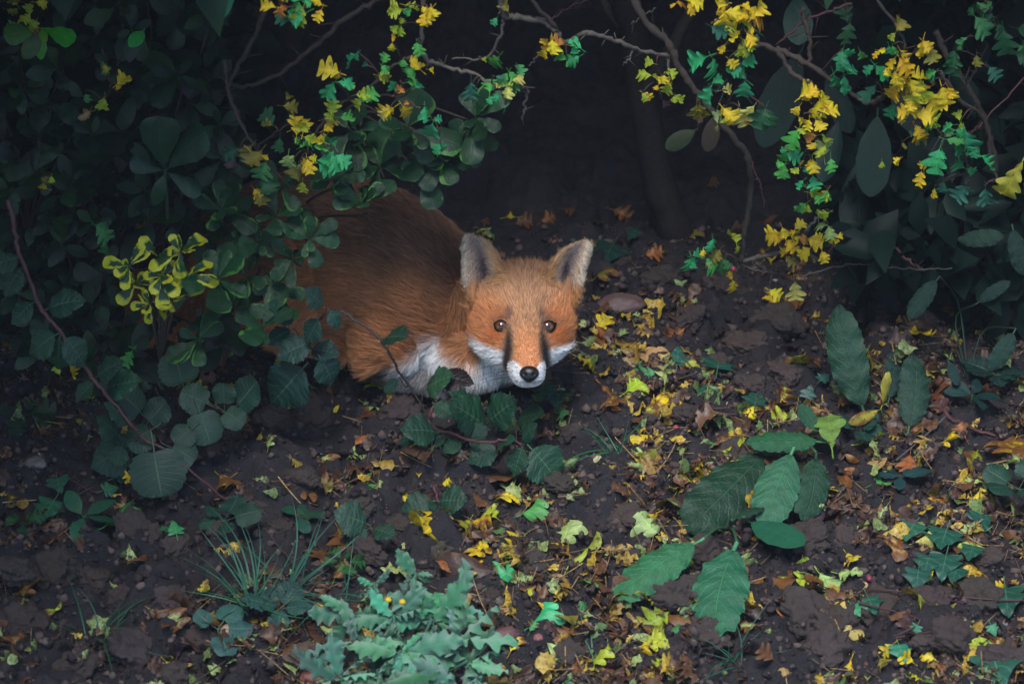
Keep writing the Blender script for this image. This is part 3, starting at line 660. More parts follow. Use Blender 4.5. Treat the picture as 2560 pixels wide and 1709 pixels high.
put_leaf(t, 'ever', D(590, -8, -.1), D(520, 50, -.09), TOCAM+UPZ*.3, (.01, .04, .024), 1.3)
hawthorn('small yellow and green leaf scraps caught in the dark bush',
 [([(255,120,-.12),(262,165,-.13),(275,215,-.13),(255,255,-.14),(225,285,-.14)], .0010, .0006, WOOD)],
 [(262,160,22,1,'gold'),(290,212,16,2,'gold y'),(215,225,36,1,'gr'),(262,245,22,2,'yg g'),(228,275,30,2,'tan'),(250,150,26,1,'gr'),(125,440,26,2,'yg yd'),(120,470,20,1,'y'),(240,560,34,2,'gr'),(262,600,34,1,'gr'),(335,875,36,2,'g gr'),(150,940,20,1,'yg'),(295,915,20,1,'y'),(220,970,20,2,'y'),(170,910,14,1,'y')])

# ------------------------------------------------------------------ brambles
def bramble(label, cane, leaves, r0=.0022, r1=.0013, col=(.010, .048, .026), kind='bram', name='bramble', mat=None, cat='plant'):
    P = px_path(cane, len(cane)*7, .0015); P[:, 2] = [max(p[2], soil_z(p[0], p[1])+.002) for p in P]
    t = empty(name, P[0], label, cat)
    stem(t, P, r0, r1, mat or WOODR, 'cane', 6, .3)
    for k in range(2, len(P)-1, 2):
        d = unit(np.cross(rnd_dir(), P[k+1]-P[k-1])); stem(t, [P[k], P[k]+d*.003, P[k]+d*.005], r1*.5, r1*.1, mat or WOODR, 'thorn', 4)
    for bx, by, tx, ty, y, wd, *cc in leaves:
        b = D(bx, by, y); zt = soil_z(b[0], b[1])
        if b[2] < zt+.012: b = on_soil(bx, by, .014)
        tp = D(tx, ty, b[1]-.012+random.uniform(-.01, .01)); tp[2] = max(tp[2], soil_z(tp[0], tp[1])+.008)
        put_leaf(t, kind, b, tp+(tp-b)*.12, TOCAM*.55+UPZ*.8+rnd_dir()*.25, cc[0] if cc else col, wd*1.1)
        j = int(np.argmin(np.linalg.norm(P-b, axis=1)))
        if .006 < np.linalg.norm(P[j]-b) < .09: stem(t, catmull([P[j], (P[j]+b)/2+np.array([0, 0, -.006]), b], 6), .0009, .0007, mat or WOODR, 'leaf_stalk', 4)
    return t
bramble('long reddish bramble cane arching down through the dark bush',
 [(20,500,-.24),(34,553,-.25),(48,631,-.26),(99,761,-.27),(150,829,-.28),(215,925,-.28),(256,975,-.29),(328,1058,-.3),(358,1097,-.3),(432,1136,-.31),(477,1175,-.32),(575,1258,-.33)],
 [(150,830,70,880,-.28,1.0),(155,835,215,905,-.28,1.0),(150,835,140,925,-.28,1.0),(240,950,190,995,-.28,1.0),(238,945,285,900,-.28,1.0),(255,975,330,945,-.27,1.0),
  (55,640,-20,660,-.26,1),(60,660,10,730,-.26,1),(90,750,30,800,-.26,1),(110,775,190,740,-.26,1),(330,1060,280,1010,-.29,.9),(310,1105,288,1165,-.28,1.0),(300,1090,260,1050,-.28,.9),(355,1095,230,1160,-.27,1.0,(.014,.05,.03))], .0027, .0016)
bramble('low bramble patch with glossy corrugated leaflets on the soil below the fox',
 [(1085,1010,-.2),(1075,1060,-.23),(1130,1085,-.25),(1200,1105,-.27),(1262,1100,-.27),(1310,1110,-.27)],
 [(1080,1005,1132,1032,-.2,1.1),(1130,995,1200,1058,-.2,1.25),(1215,1060,1270,1005,-.2,1.1),(1100,1080,1020,1068,-.22,1.1),(1125,1085,1062,1130,-.24,1.1),(1160,1100,1112,1148,-.25,1.0),(1180,1050,1205,1098,-.22,1.1),
  (1165,1098,1212,1112,-.25,1.0),(1255,1120,1175,1172,-.26,1.1),(1310,1108,1282,1182,-.27,1.0),(1318,1110,1395,1192,-.27,1.25),(1300,1108,1330,1060,-.26,1.0),(1290,1055,1335,1020,-.22,1.0),(1240,1120,1270,1090,-.26,.9),(1055,1090,1000,1100,-.24,.9),(1180,1010,1140,975,-.18,.9),(1225,1075,1150,1010,-.21,1.0)])
bramble('bramble sprig with four drooping dark leaflets on bare soil',
 [(1085,1210,-.32),(1092,1240,-.34),(1098,1262,-.35)], [(1090,1250,1012,1300,-.35,1.15),(1092,1252,1152,1245,-.35,1.3),(1095,1262,1082,1330,-.35,1.2),(1105,1265,1160,1378,-.36,1.0)])
bramble('small bramble seedling with three dull leaflets beside a grey clod',
 [(925,1360,-.42),(928,1330,-.4),(925,1312,-.39)], [(925,1312,852,1282,-.39,1.35),(925,1318,875,1350,-.4,1.0),(927,1320,978,1330,-.4,1.0)])
bramble('bramble shoot with blue green leaves leaning against the flank of the fox',
 [(700,1010,-.2),(735,930,-.2),(765,870,-.2),(790,800,-.2)],
 [(812,770,775,728,-.22,1.1),(820,770,850,815,-.22,1.0),(800,790,765,850,-.22,1.1),(790,850,700,882,-.21,1.1),(795,885,838,955,-.22,1.1),(770,905,680,1005,-.22,1.1),(770,870,838,880,-.2,1.0),(745,800,690,760,-.18,1.0),(735,820,670,850,-.18,1.0)], col=(.010, .044, .032))
bramble('fine dark twig with one curled leaf slanting across the chest of the fox',
 [(850,775,-.24),(880,795,-.25),(945,843,-.27),(981,898,-.28),(1008,945,-.28),(1047,1000,-.28),(1078,1052,-.28)],
 [(958,845,1008,835,-.28,1.2,(.012,.04,.022)),(1082,938,1172,946,-.26,.95,(.017,.009,.012)),(1060,975,1110,935,-.26,1.0,(.02,.06,.03)),(1000,945,960,975,-.26,1.0,(.014,.05,.03))], .0017, .0011, mat=WOOD, name='twig')
# round crinkled leaves
def rounds(label, root, leaves, col=(.012, .046, .026)):
    p = on_soil(*root); t = empty('avens_plant', p, label, 'plant')
    for cx, cy, r, ang in leaves:
        dep = float(np.interp(cy, [900, 1200], [-.2, -.34])); c = D(cx, cy, dep)
        if c[2] < soil_z(c[0], c[1])+.015: c = on_soil(cx, cy, .02)
        d = unit(RGT*math.cos(R(ang))+UPV*math.sin(R(ang))*.8+np.array([0, -.25, 0])); L = 2*r/2000*.72
        base = c-d*L*.8; tip = c+d*L*.5
        tip[2] = max(tip[2], soil_z(tip[0], tip[1])+.010); base[2] = max(base[2], soil_z(base[0], base[1])+.008)
        put_leaf(t, 'round', base, tip, TOCAM*.6+UPZ*.75+rnd_dir()*.2, col, random.uniform(1.05, 1.25))
        stem(t, catmull([p, (p+base)/2+np.array([0, 0, .012]), base], 7), .0013, .001, WOODR, 'leaf_stalk', 5)
    return t
rounds('avens rosette with round crinkled dark green leaves beside the bush', (480, 1050), [(447,925,62,100),(489,995,52,140),(617,985,60,60),(584,1042,42,-30),(512,1064,60,-70),(459,1088,40,-140),(560,985,40,90)])
rounds('avens rosette with one very large round leaf under the bramble cane', (370, 1080), [(328,1005,58,120),(392,1030,52,60),(393,1175,84,-80),(455,1130,48,-20),(300,960,45,130),(350,1090,50,-150)])

# ------------------------------------------------------------------ docks and other broad leaves on the bank
def ground_leaf(t, kind, b, tp, lb, lt, col, wd=1.0, nrm=None, m=None):
    up_ = .014 if kind in ('dock', 'laurel', 'falloak') else .004
    B = on_soil(*b, lb+up_); T = on_soil(*tp, lt+up_)
    return put_leaf(t, kind, B, T, nrm if nrm is not None else UPZ*.8+TOCAM*.5+rnd_dir()*.1, col, wd, m=m)
dkc = (.012, .105, .040); dkd = (.007, .052, .022)
t = empty('dock_plant', on_soil(1990, 1130), 'dock plant with long crinkled green leaves and pale midribs on the bank', 'plant')
ground_leaf(t, 'dock', (2065, 1105), (1868, 1085), .03, .035, dkc, 1.0)
ground_leaf(t, 'dock', (1985, 1118), (1905, 1290), .03, .03, (.026, .145, .065), 1.35)
ground_leaf(t, 'dock', (1930, 1115), (1735, 1305), .02, .015, dkd, 1.15)
ground_leaf(t, 'dock', (2055, 1085), (1992, 1008), .03, .05, (.022, .12, .05), 1.1)
ground_leaf(t, 'dock', (2040, 1130), (2035, 1280), .02, .02, dkd, 1.3)
ground_leaf(t, 'falloak', (2083, 1145), (2068, 1012), .04, .05, (.13, .25, .05), 1.0)
for q in ((2065, 1105), (1985, 1118), (1930, 1115), (2055, 1085), (2040, 1130)):
    p0 = on_soil(1995, 1112, -.004); p1 = on_soil(*q, .04); stem(t, catmull([p0, (p0+p1)/2+np.array([0, 0, .008]), p1], 6), .0026, .0018, STALK, 'leaf_stalk', 5)
t = empty('dock_plant', on_soil(1880, 1300), 'young dock with broad ribbed leaves spreading over leaf litter', 'plant')
ground_leaf(t, 'dock', (1760, 1345), (1532, 1468), .03, .025, (.022, .14, .060), 1.15)
ground_leaf(t, 'dock', (1842, 1355), (1758, 1545), .03, .02, (.018, .135, .058), 1.45)
ground_leaf(t, 'laurel', (1866, 1300), (2006, 1354), .012, .02, (.014, .095, .044), 1.25)
ground_leaf(t, 'dock', (1830, 1300), (1905, 1255), .02, .03, dkd, 1.0)
for q in ((1760, 1345), (1842, 1355), (1862, 1292), (1830, 1300)):
    p0 = on_soil(1825, 1322, -.004); p1 = on_soil(*q, .04); stem(t, catmull([p0, (p0+p1)/2+np.array([0, 0, .008]), p1], 6), .0026, .0018, STALK, 'leaf_stalk', 5)
def upright(label, name, root, leaves, kind='dock', cat='plant'):
    p = on_soil(*root) if len(root) == 2 else D(*root); t = empty(name, p, label, cat)
    for b, tp, y0_, y1_, wd, col in leaves:
        B = D(*b, y0_); 
        if B[2] < soil_z(B[0], B[1]): B = on_soil(*b, .004)
        put_leaf(t, kind, B, D(*tp, y1_), TOCAM+UPZ*.2+rnd_dir()*.15, col, wd)
        if .012 < np.linalg.norm(B-p) < .16: stem(t, catmull([p, (p+B)/2+np.array([random.uniform(-.02, .02), .05, .0]), B], 8), .0014, .0010, DSTALK, 'leaf_stalk', 5)
    return t
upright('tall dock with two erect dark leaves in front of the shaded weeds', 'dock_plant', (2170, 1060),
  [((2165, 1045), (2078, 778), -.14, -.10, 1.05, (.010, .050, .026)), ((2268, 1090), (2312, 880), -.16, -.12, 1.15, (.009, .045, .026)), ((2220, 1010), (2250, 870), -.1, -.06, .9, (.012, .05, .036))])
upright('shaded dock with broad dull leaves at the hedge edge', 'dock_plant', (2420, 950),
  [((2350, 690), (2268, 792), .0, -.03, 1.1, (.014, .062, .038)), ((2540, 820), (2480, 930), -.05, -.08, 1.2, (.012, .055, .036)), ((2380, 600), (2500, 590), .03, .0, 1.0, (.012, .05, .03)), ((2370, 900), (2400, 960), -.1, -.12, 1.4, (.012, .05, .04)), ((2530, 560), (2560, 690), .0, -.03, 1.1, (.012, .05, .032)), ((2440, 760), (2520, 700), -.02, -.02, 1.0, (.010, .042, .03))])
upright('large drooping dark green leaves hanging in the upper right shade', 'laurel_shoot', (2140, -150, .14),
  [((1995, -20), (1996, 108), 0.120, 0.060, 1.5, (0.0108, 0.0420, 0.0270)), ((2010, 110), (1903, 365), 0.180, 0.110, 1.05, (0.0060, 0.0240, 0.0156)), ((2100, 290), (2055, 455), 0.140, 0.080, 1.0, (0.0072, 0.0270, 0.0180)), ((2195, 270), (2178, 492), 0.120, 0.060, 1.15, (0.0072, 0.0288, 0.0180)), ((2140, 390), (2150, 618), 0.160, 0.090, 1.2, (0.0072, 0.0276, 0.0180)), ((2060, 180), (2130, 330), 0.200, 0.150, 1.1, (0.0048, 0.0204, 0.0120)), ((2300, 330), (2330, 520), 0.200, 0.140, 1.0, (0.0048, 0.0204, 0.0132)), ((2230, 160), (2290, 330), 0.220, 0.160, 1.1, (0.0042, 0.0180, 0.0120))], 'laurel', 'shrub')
upright('olive drooping leaf beside the leaning branch in the hollow', 'laurel_shoot', (1790, 230, -.03),
  [((1745, 322), (1665, 372), .02, .0, 1.3, (.030, .045, .015)), ((1790, 280), (1768, 380), .0, -.02, 1.2, (.038, .030, .014))], 'laurel', 'leaf')
t = empty('dock_plant', on_soil(2195, 1095), 'folded yellow green leaf blade standing between two dark docks', 'plant')
stem(t, catmull([on_soil(2225, 1078), D(2212, 1050, -.17), D(2202, 1022, -.17)], 7), .0012, .0009, STALK, 'leaf_stalk', 4)
put_leaf(t, 'fallround', D(2202, 1022, -.17), D(2236, 940, -.16), TOCAM*.3+RGT+UPZ*.3, (.30, .30, .03), .75)
put_leaf(t, 'fallround', D(2202, 1022, -.17), D(2135, 1050, -.2), TOCAM*.6+UPZ, (.34, .33, .03), .65)
# ------------------------------------------------------------------ ivy
def ivy(label, leaves, col=(.016, .080, .052)):
    p = on_soil(leaves[0][0], leaves[0][1]); t = empty('ivy_trail', p, label, 'ivy'); pts = []
    for bx, by, tx, ty, *c in leaves:
        ground_leaf(t, 'ivy', (bx, by), (tx, ty), .010, .014, c[0] if c else col, 1.02)
        pts.append(on_soil(bx, by, .006))
    if len(pts) > 1: stem(t, catmull(pts, len(pts)*4), .0012, .0009, WOODR, 'trail', 5)
    return t
ivy('ivy trail with star shaped dark leaves on the soil right of the fox', [(1690,935,1697,862),(1790,945,1802,872),(1776,1022,1770,948),(1885,1034,1892,966),(2010,1010,2030,960,(.02,.07,.06)),(2040,960,2075,930,(.02,.07,.06))])
ivy('ivy trail of dark veined leaves among litter at the far right', [(2300,1290,2262,1340,(.03,.11,.075)),(2372,1360,2352,1442),(2330,1370,2310,1430),(2300,1400,2290,1470),(2440,1345,2420,1400),(2400,1400,2380,1450),(2420,1310,2480,1290),(2375,1300,2350,1370)])
ivy('ivy sprig with one large pale veined leaf beside a brown clod', [(2510,1440,2520,1530),(2560,1500,2590,1540),(2160,1470,2190,1535)])
ivy('bright green young ivy leaves on bare soil', [(2120,1500,2152,1540,(.035,.22,.10)),(2300,1548,2280,1590,(.025,.15,.085)),(2240,1592,2262,1648,(.03,.20,.10)),(2472,1548,2490,1590,(.04,.24,.11))])
ivy('large dark ivy leaf at the lower right corner', [(2470,1600,2505,1705,(.018,.08,.05)),(2540,1640,2575,1690)])
ivy('pair of green ivy leaves on the soil below the dark bush', [(150,1225,105,1300,(.022,.115,.06)),(140,1180,150,1225,(.02,.1,.05)),(240,1230,300,1215,(.02,.12,.055)),(270,1200,320,1180,(.02,.12,.055))])
ivy('small bright ivy leaf on clods in the lower left', [(445,1350,432,1298,(.025,.21,.06)),(415,1330,405,1310,(.025,.16,.05))])
ivy('faint ivy leaf in the shade behind the right ear of the fox', [(1545,590,1508,650,(.012,.055,.035)),(1600,560,1570,600,(.01,.045,.03))])

# ------------------------------------------------------------------ seedlings
def seedling(label, px, py, n, L, kind, col):
    p = on_soil(px, py); t = empty('weed_seedling', p, label, 'plant'); c = p+np.array([0, 0, .014])
    stem(t, catmull([p-UPZ*.004, (p+c)/2+rnd_dir()*.002, c], 5), .0012, .0009, STALK, 'stem', 5)
    for i in range(n):
        a = 2.4*i+random.uniform(-.3, .3); d = np.array([math.cos(a), math.sin(a), random.uniform(-.1, .5)]); l = L/2000*random.uniform(.7, 1.15)
        tp = c+unit(d)*l; tp[2] = max(tp[2], soil_z(tp[0], tp[1])+.006)
        put_leaf(t, kind, c, tp, UPZ+rnd_dir()*.3, col, 1.0)
for lab, px, py, n, L, kd_, c_ in [
 ('seedling with two long oval leaves on a clod at the left', 210, 1315, 4, 80, 'weed', (.016, .085, .040)), ('frosty blue green seedling with three leaves beside the tan pebble', 545, 1595, 4, 78, 'round', (.035, .10, .085)),
 ('blue grey bramble seedling at the left of the woolly plant', 705, 1545, 5, 95, 'bram', (.028, .085, .070)), ('dull seedling beside a grey clod under the dark bush', 745, 1315, 4, 70, 'weed', (.016, .065, .040)),
 ('dark wavy leaved weed beside the tall grass', 560, 1325, 5, 80, 'round', (.010, .050, .030)), ('low green weed under the brown clod near the bramble seedling', 860, 1430, 5, 58, 'haw', (.030, .14, .035)),
 ('small teal weed left of the arching grass', 1395, 1010, 5, 55, 'bram', (.014, .060, .042)), ('tiny curled weed in the shadow under the muzzle of the fox', 1350, 1005, 4, 36, 'haw', (.05, .10, .03)),
 ('leafy weed at the foot of the erect docks', 2145, 1090, 6, 70, 'round', (.010, .050, .036)), ('bluish weed among the right-hand ivy', 2250, 1215, 5, 80, 'weed', (.012, .050, .050)),
 ('dim weed at the hedge edge beyond the bramble stick', 2430, 1010, 6, 90, 'weed', (.008, .036, .032)), ('dark weed below the shaded dock', 2490, 960, 6, 90, 'bram', (.007, .032, .026)), ('ribbed dark leaves at the right-hand edge of the bank', 2545, 1245, 5, 100, 'round', (.012, .055, .032)),
 ('green weed with small leaves on the left-hand soil', 60, 1330, 5, 50, 'haw', (.02, .10, .03)), ('dim weed under the dark bush', 60, 1060, 6, 70, 'haw', (.016, .05, .022))]:
    seedling(lab, px, py, n, L, kd_, c_)
# ------------------------------------------------------------------ grass tufts
GB = []
for i in range(5):
    r_ = random.Random(90+i)
    V, F, U = leaf_vf(tab([0, .1, .6, 1], [.8, 1, .75, .04]), 1.0, .021, rows=12, cols=1, sweep=0, fold=.35, droop=r_.uniform(.15, .75), wave=0, pet=0, twist=r_.uniform(-1, 1), seed=i)
    mm = mesh('grass_blade', V, F, uv=U); mm.materials.append(LM['grass']); mm['len'] = 1.0; GB.append(mm)
def tuft(label, root, n, L, col=(.026, .13, .075), lean=(0, 0), blades=()):
    p = on_soil(*root); t = empty('grass_tuft', p, label, 'grass')
    for i in range(n):
        a = random.uniform(0, 6.28); e = random.uniform(.35, 1.35); l = L/2000*random.uniform(.45, 1.1)
        d = np.array([math.cos(a)*math.cos(e)+lean[0], math.sin(a)*math.cos(e)+lean[1], math.sin(e)])
        b = p+np.array([random.gauss(0, .006), random.gauss(0, .006), -.002])
        tp = b+unit(d)*l; tp[2] = max(tp[2], soil_z(tp[0], tp[1])+.35*l*.3)
        put_leaf(t, None, b, tp, UPZ+rnd_dir()*.5-np.array([d[0], d[1], 0])*.8, col, random.uniform(.7, 1.3), 'blade', random.choice(GB))
    for (bx, by, tx, ty, h) in blades:
        b = on_soil(bx, by); tp = on_soil(tx, ty, h); put_leaf(t, None, b, tp, UPZ+TOCAM*.4, col, 1.1, 'blade', random.choice(GB))
    return t
tuft('tall tuft of blue green grass with long arching blades', (630, 1515), 30, 230, (.035, .15, .085), (-.2, .1), [(625,1500,530,1330,.06),(630,1500,600,1230,.09),(640,1500,625,1260,.08),(622,1490,475,1465,.02),(640,1480,700,1560,.02),(610,1470,565,1300,.06),(620,1480,548,1280,.07)])
tuft('tuft of grass leaning beside the felted plant', (720, 1480), 20, 230, (.028, .13, .08), (.1, .1), [(740,1470,845,1480,.03),(820,1510,855,1390,.1),(700,1460,620,1400,.05)])
tuft('small splayed grass tuft on bare soil in the lower left', (248, 1605), 20, 190, (.022, .10, .055), (0, .1))
tuft('small grass tuft with a long arching blade near the yellow oak leaf', (1535, 1135), 16, 130, (.03, .17, .08), (0, .1), [(1530,1130,1460,1020,.05),(1520,1125,1355,1115,.04),(1530,1130,1395,1140,.03)])
tuft('few arching grass blades on the soil left of the broad dock', (1465, 1625), 7, 140, (.06, .19, .12), (0, .1), [(1455,1600,1422,1660,.01),(1460,1595,1505,1665,.012)])
tuft('spiky grass tuft in the litter below the broad dock', (1835, 1650), 16, 150, (.03, .13, .08), (0, .05), [(1840,1640,1875,1525,.06),(1830,1645,1760,1670,.01)])
tuft('thin grass blades among the left-hand soil clods', (625, 1190), 5, 170, (.02, .10, .06), (0, .1))
tuft('sparse short grass at the edge of the felted plant', (860, 1500), 10, 170, (.026, .12, .075), (0, .1))

# ------------------------------------------------------------------ felted silver plant close to the camera
FSTEM = plain_mat('felted_stem', (.06, .14, .10), .9, .1, .3, 300)
fb = G(985, 1800, 0.0)
t = empty('felted_plant', (fb[0], fb[1], soil_z(fb[0], fb[1])), 'woolly silver green plant with wavy leaves and two tiny yellow buds', 'plant')
shoots = [(935,1455,-.60,4,66),(1040,1430,-.60,4,66),(1150,1500,-.62,6,90),(880,1530,-.64,8,105),(985,1535,-.65,10,130),(1080,1545,-.65,9,120),(1140,1600,-.68,9,115),(890,1600,-.69,9,120),(1000,1625,-.70,10,130),(1170,1650,-.70,7,100),(850,1690,-.73,9,115),(950,1705,-.74,10,125),(1060,1700,-.74,10,125),(1150,1715,-.74,8,110)]
for px, py, y, n, L in shoots:
    c = D(px, py, y); rp = np.array(t.location)
    stem(t, catmull([rp, (rp+c)/2+np.array([0, .01, .01]), c], 9), .0026, .0016, FSTEM, 'stem')
    for i in range(n+1):
        a = random.uniform(0, 6.28); e = random.uniform(-.5, .7); l = L/2000*random.uniform(.45, 1.1)
        d = unit(RGT*math.cos(a)*math.cos(e)+UPV*math.sin(a)*math.cos(e)*.75+TOCAM*math.sin(e)*.6)
        put_leaf(t, 'felt', c-UPZ*.004, c+d*l, TOCAM*.35+UPZ*.8+rnd_dir()*1.1, jit((.055, .210, .110), .5), random.uniform(.5, .95))
for px, py in ((971, 1498), (1006, 1503)):
    V, F = sphere_vf(.0034, 12, 8) if 'sphere_vf' in globals() else ([], [])
    BUDS = globals().setdefault('BUDS', []); BUDS.append((t, D(px, py, -.70)))
# ================================================================== the fox
FE = D(1311, 815, -0.18)                        # midpoint of the eyes
FW = unit(CP-FE); FU = unit(UPV-FW*np.dot(UPV, FW)); FR = np.cross(FU, FW)
PPC = PW/FRAME_W*CAM_D/np.linalg.norm(CP-FE)/100.0   # photo pixels per cm at the head
def fv(u, v, w):                                 # face frame (cm: right, up, towards viewer) -> world
    return FE + 0.01*(np.multiply.outer(u, FR)+np.multiply.outer(v, FU)+np.multiply.outer(w, FW))
def to_face(P):
    d = (np.asarray(P)-FE)*100.0
    return d@FR, d@FU, d@FW
HP, HY = R(27.0), R(4.0)
def head_pt(x, y, z):                            # skull frame (cm, y along the muzzle) -> world
    x, y, z = np.asarray(x, float), np.asarray(y, float)-3.8, np.asarray(z, float)-1.0
    x, y = x*math.cos(HY)+y*math.sin(HY), -x*math.sin(HY)+y*math.cos(HY)
    return fv(x, z*math.cos(HP)-y*math.sin(HP), y*math.cos(HP)+z*math.sin(HP))
def to_head(P):
    u, v, w = to_face(P)
    z = v*math.cos(HP)+w*math.sin(HP); y = -v*math.sin(HP)+w*math.cos(HP)
    x = u*math.cos(HY)-y*math.sin(HY); y = u*math.sin(HY)+y*math.cos(HY)
    return x, y+3.8, z+1.0
fox_pieces = []
# --- head loft
SEC = catmull([[11.95,.45,-1.35,-2.2,0],[11.5,1.2,-.8,-2.9,.1],[10.8,1.66,-.5,-3.5,.15],[9.8,1.92,-.2,-3.85,.2],
      [8.5,2.03,.1,-4.0,.27],[7.0,2.2,.5,-4.1,.27],[5.8,2.7,1.0,-4.3,.25],[4.8,3.5,1.8,-4.6,.2],[3.8,4.4,2.75,-4.9,.17],
      [2.6,5.2,3.75,-5.1,.13],[1.0,5.75,4.7,-5.2,.1],[-1.0,5.85,5.35,-5.1,.1],[-3.0,5.5,5.35,-4.8,.1],[-5.0,4.7,4.6,-4.2,.05],
      [-6.5,3.0,3.0,-2.5,0],[-7.0,.6,1.0,-.5,0]], 60)
V = []; F = []; NS = 36
for y, a, zt, zb, k in SEC:
    zc, hh = (zt+zb)/2, max((zt-zb)/2, .2)
    for j in range(NS):
        ph = 2*math.pi*j/NS; c, s = math.cos(ph), math.sin(ph)
        sx = math.copysign(abs(c)**.85, c)*(1-k*s); sz = math.copysign(abs(s)**.9, s)
        # hollow above the cheek bone so that the brow and the cheeks read
        V.append(head_pt(max(a, .3)*sx, y, zc+hh*sz))
for i in range(len(SEC)-1):
    for j in range(NS):
        a = i*NS+j; b = i*NS+(j+1) % NS
        F.append((a, b, b+NS, a+NS))
F.append(tuple(range(NS-1, -1, -1))); F.append(tuple(range((len(SEC)-1)*NS, len(SEC)*NS)))
fox_pieces.append((V, F)); HEADV = V
# --- ears: hollow shells
def fp(px, py):
    return (px-1311)/PPC, -(py-815)/PPC
EAR_PTS = []; EAR_ST = []
def ear(outer, inner, side):
    O = catmull([fp(*p) for p in outer], 26); I = catmull([fp(*p) for p in inner], 26)
    nc = 15; Vf = []; Vb = []
    for i in range(26):
        t = i/25
        for j in range(nc):
            s = j/(nc-1)                             # 0 outer edge .. 1 inner edge
            p = O[i]*(1-s)+I[i]*s
            hol = (1-(2*s-1)**2)*(1.55*(1-t)**.7+.25)
            wz = -2.4-1.1*t - hol + (.8*(1-t) if s > .5 else 0)*(2*s-1)
            Vf.append((p[0], p[1], wz)); Vb.append((p[0]*1.0, p[1], wz-.42*(1-.3*t)))
            EAR_ST.append((s, t, side))
    A = np.array(Vf); B = np.array(Vb)
    Wf = [fv(*q) for q in A]; Wb = [fv(*q) for q in B]
    EAR_PTS.extend(Wf)
    V = Wf+Wb; n = len(Wf); F = []
    for i in range(25):
        for j in range(nc-1):
            a = i*nc+j
            F.append((a, a+1, a+nc+1, a+nc)); F.append((n+a, n+a+nc, n+a+nc+1, n+a+1))
        a = i*nc; F.append((a, a+nc, n+a+nc, n+a)); a = i*nc+nc-1; F.append((a, n+a, n+a+nc, a+nc))
    for j in range(nc-1):
        F.append((j, n+j, n+j+1, j+1)); a = 25*nc+j; F.append((a, a+1, n+a+1, n+a))
    fox_pieces.append((V, F))
ear([(1176,768),(1160,735),(1153,705),(1150,675),(1150,645),(1150,608),(1158,588),(1172,582)],
    [(1262,772),(1268,735),(1266,705),(1263,672),(1251,643),(1231,613),(1206,592),(1182,583)], -1)
ear([(1446,768),(1458,735),(1463,705),(1468,675),(1477,645),(1483,622),(1482,606),(1472,598)],
    [(1362,772),(1356,735),(1360,705),(1364,674),(1378,648),(1403,624),(1436,604),(1464,598)], 1)
# --- trunk, neck and limbs as lofted tubes
def limb(ctrl, n=40, seg=28):
    C = catmull([list(D(a, b, y))+[r1, r2] for a, b, y, r1, r2 in ctrl], n)
    P = C[:, :3]; V = []; F = []
    T = np.gradient(P, axis=0)
    for i in range(n):
        t = unit(T[i]); lat = unit(np.cross(np.array([0, 0, 1.0]), t)); up = np.cross(t, lat)
        for k in range(seg):
            a = 2*math.pi*k/seg
            V.append(P[i]+lat*math.cos(a)*max(C[i, 3], .004)+up*math.sin(a)*max(C[i, 4], .004))
    for i in range(n-1):
        for k in range(seg):
            a = i*seg+k; b = i*seg+(k+1) % seg
            F.append((a, b, b+seg, a+seg))
    F.append(tuple(range(seg-1, -1, -1))); F.append(tuple(range((n-1)*seg, n*seg)))
    fox_pieces.append((V, F))
    return P
SPINE = limb([(1325,788,-.135,.032,.032),(1300,805,-.12,.046,.05),(1240,850,-.085,.05,.056),(1160,835,-.06,.064,.076),
      (1060,750,-.04,.08,.094),(960,680,-.018,.088,.102),(850,645,.008,.09,.104),(740,640,.035,.09,.102),(640,660,.055,.08,.09),
      (570,695,.07,.05,.06),(545,710,.075,.01,.01)], 70)
limb([(1240,870,-.12,.02,.03),(1200,890,-.115,.04,.042),(1150,900,-.11,.04,.042),(1100,895,-.1,.03,.03)], 14)               # chest fur
limb([(1040,800,-.07,.03,.05),(985,845,-.09,.042,.055),(950,885,-.1,.034,.04),(962,915,-.11,.024,.024)], 20)   # shoulder, elbow
limb([(950,905,-.095,.02,.024),(1000,938,-.105,.017,.019),(1060,955,-.11,.015,.016),(1115,968,-.115,.018,.014),(1135,972,-.117,.012,.010)], 20)   # forearm along the ground
limb([(1080,880,-.04,.02,.03),(1120,935,-.05,.016,.02),(1180,965,-.062,.015,.016),(1235,978,-.075,.018,.013),(1255,980,-.08,.01,.01)], 20)
limb([(690,640,.0,.03,.05),(700,700,-.03,.06,.075),(740,760,-.045,.055,.06),(800,800,-.055,.03,.03)], 22)      # thigh
limb([(700,830,-.03,.02,.02),(780,845,-.05,.018,.018),(850,862,-.065,.02,.016),(880,872,-.07,.012,.01)], 16)   # hind foot
limb([(560,700,.075,.03,.03),(470,740,.06,.045,.045),(380,790,.03,.05,.05),(320,830,0.0,.03,.03),(300,845,-.01,.01,.01)], 26)  # brush
allV = []; allF = []
for V, F in fox_pieces:
    o = len(allV); allV.extend(V); allF.extend([tuple(i+o for i in f) for f in F])
raw = mesh('fox_raw', allV, allF)
ro = bpy.data.objects.new('fox_raw', raw); COL.objects.link(ro)
md = ro.modifiers.new('r', 'REMESH'); md.mode = 'VOXEL'; md.voxel_size = 0.0023
md = ro.modifiers.new('s', 'SMOOTH'); md.factor = 0.5; md.iterations = 4
dg = bpy.context.evaluated_depsgraph_get()
body_me = bpy.data.meshes.new_from_object(ro.evaluated_get(dg)); body_me.name = 'fox_body'
bpy.data.objects.remove(ro); bpy.data.meshes.remove(raw)
nv = len(body_me.vertices)
BV = np.empty(nv*3, np.float32); body_me.vertices.foreach_get('co', BV); BV = BV.reshape(-1, 3).astype(float)
# keep the belly and paws on the soil, not in it
BV[:, 2] = np.where(BV[:, 2] < .012, .012+(BV[:, 2]-.012)*.12, BV[:, 2])
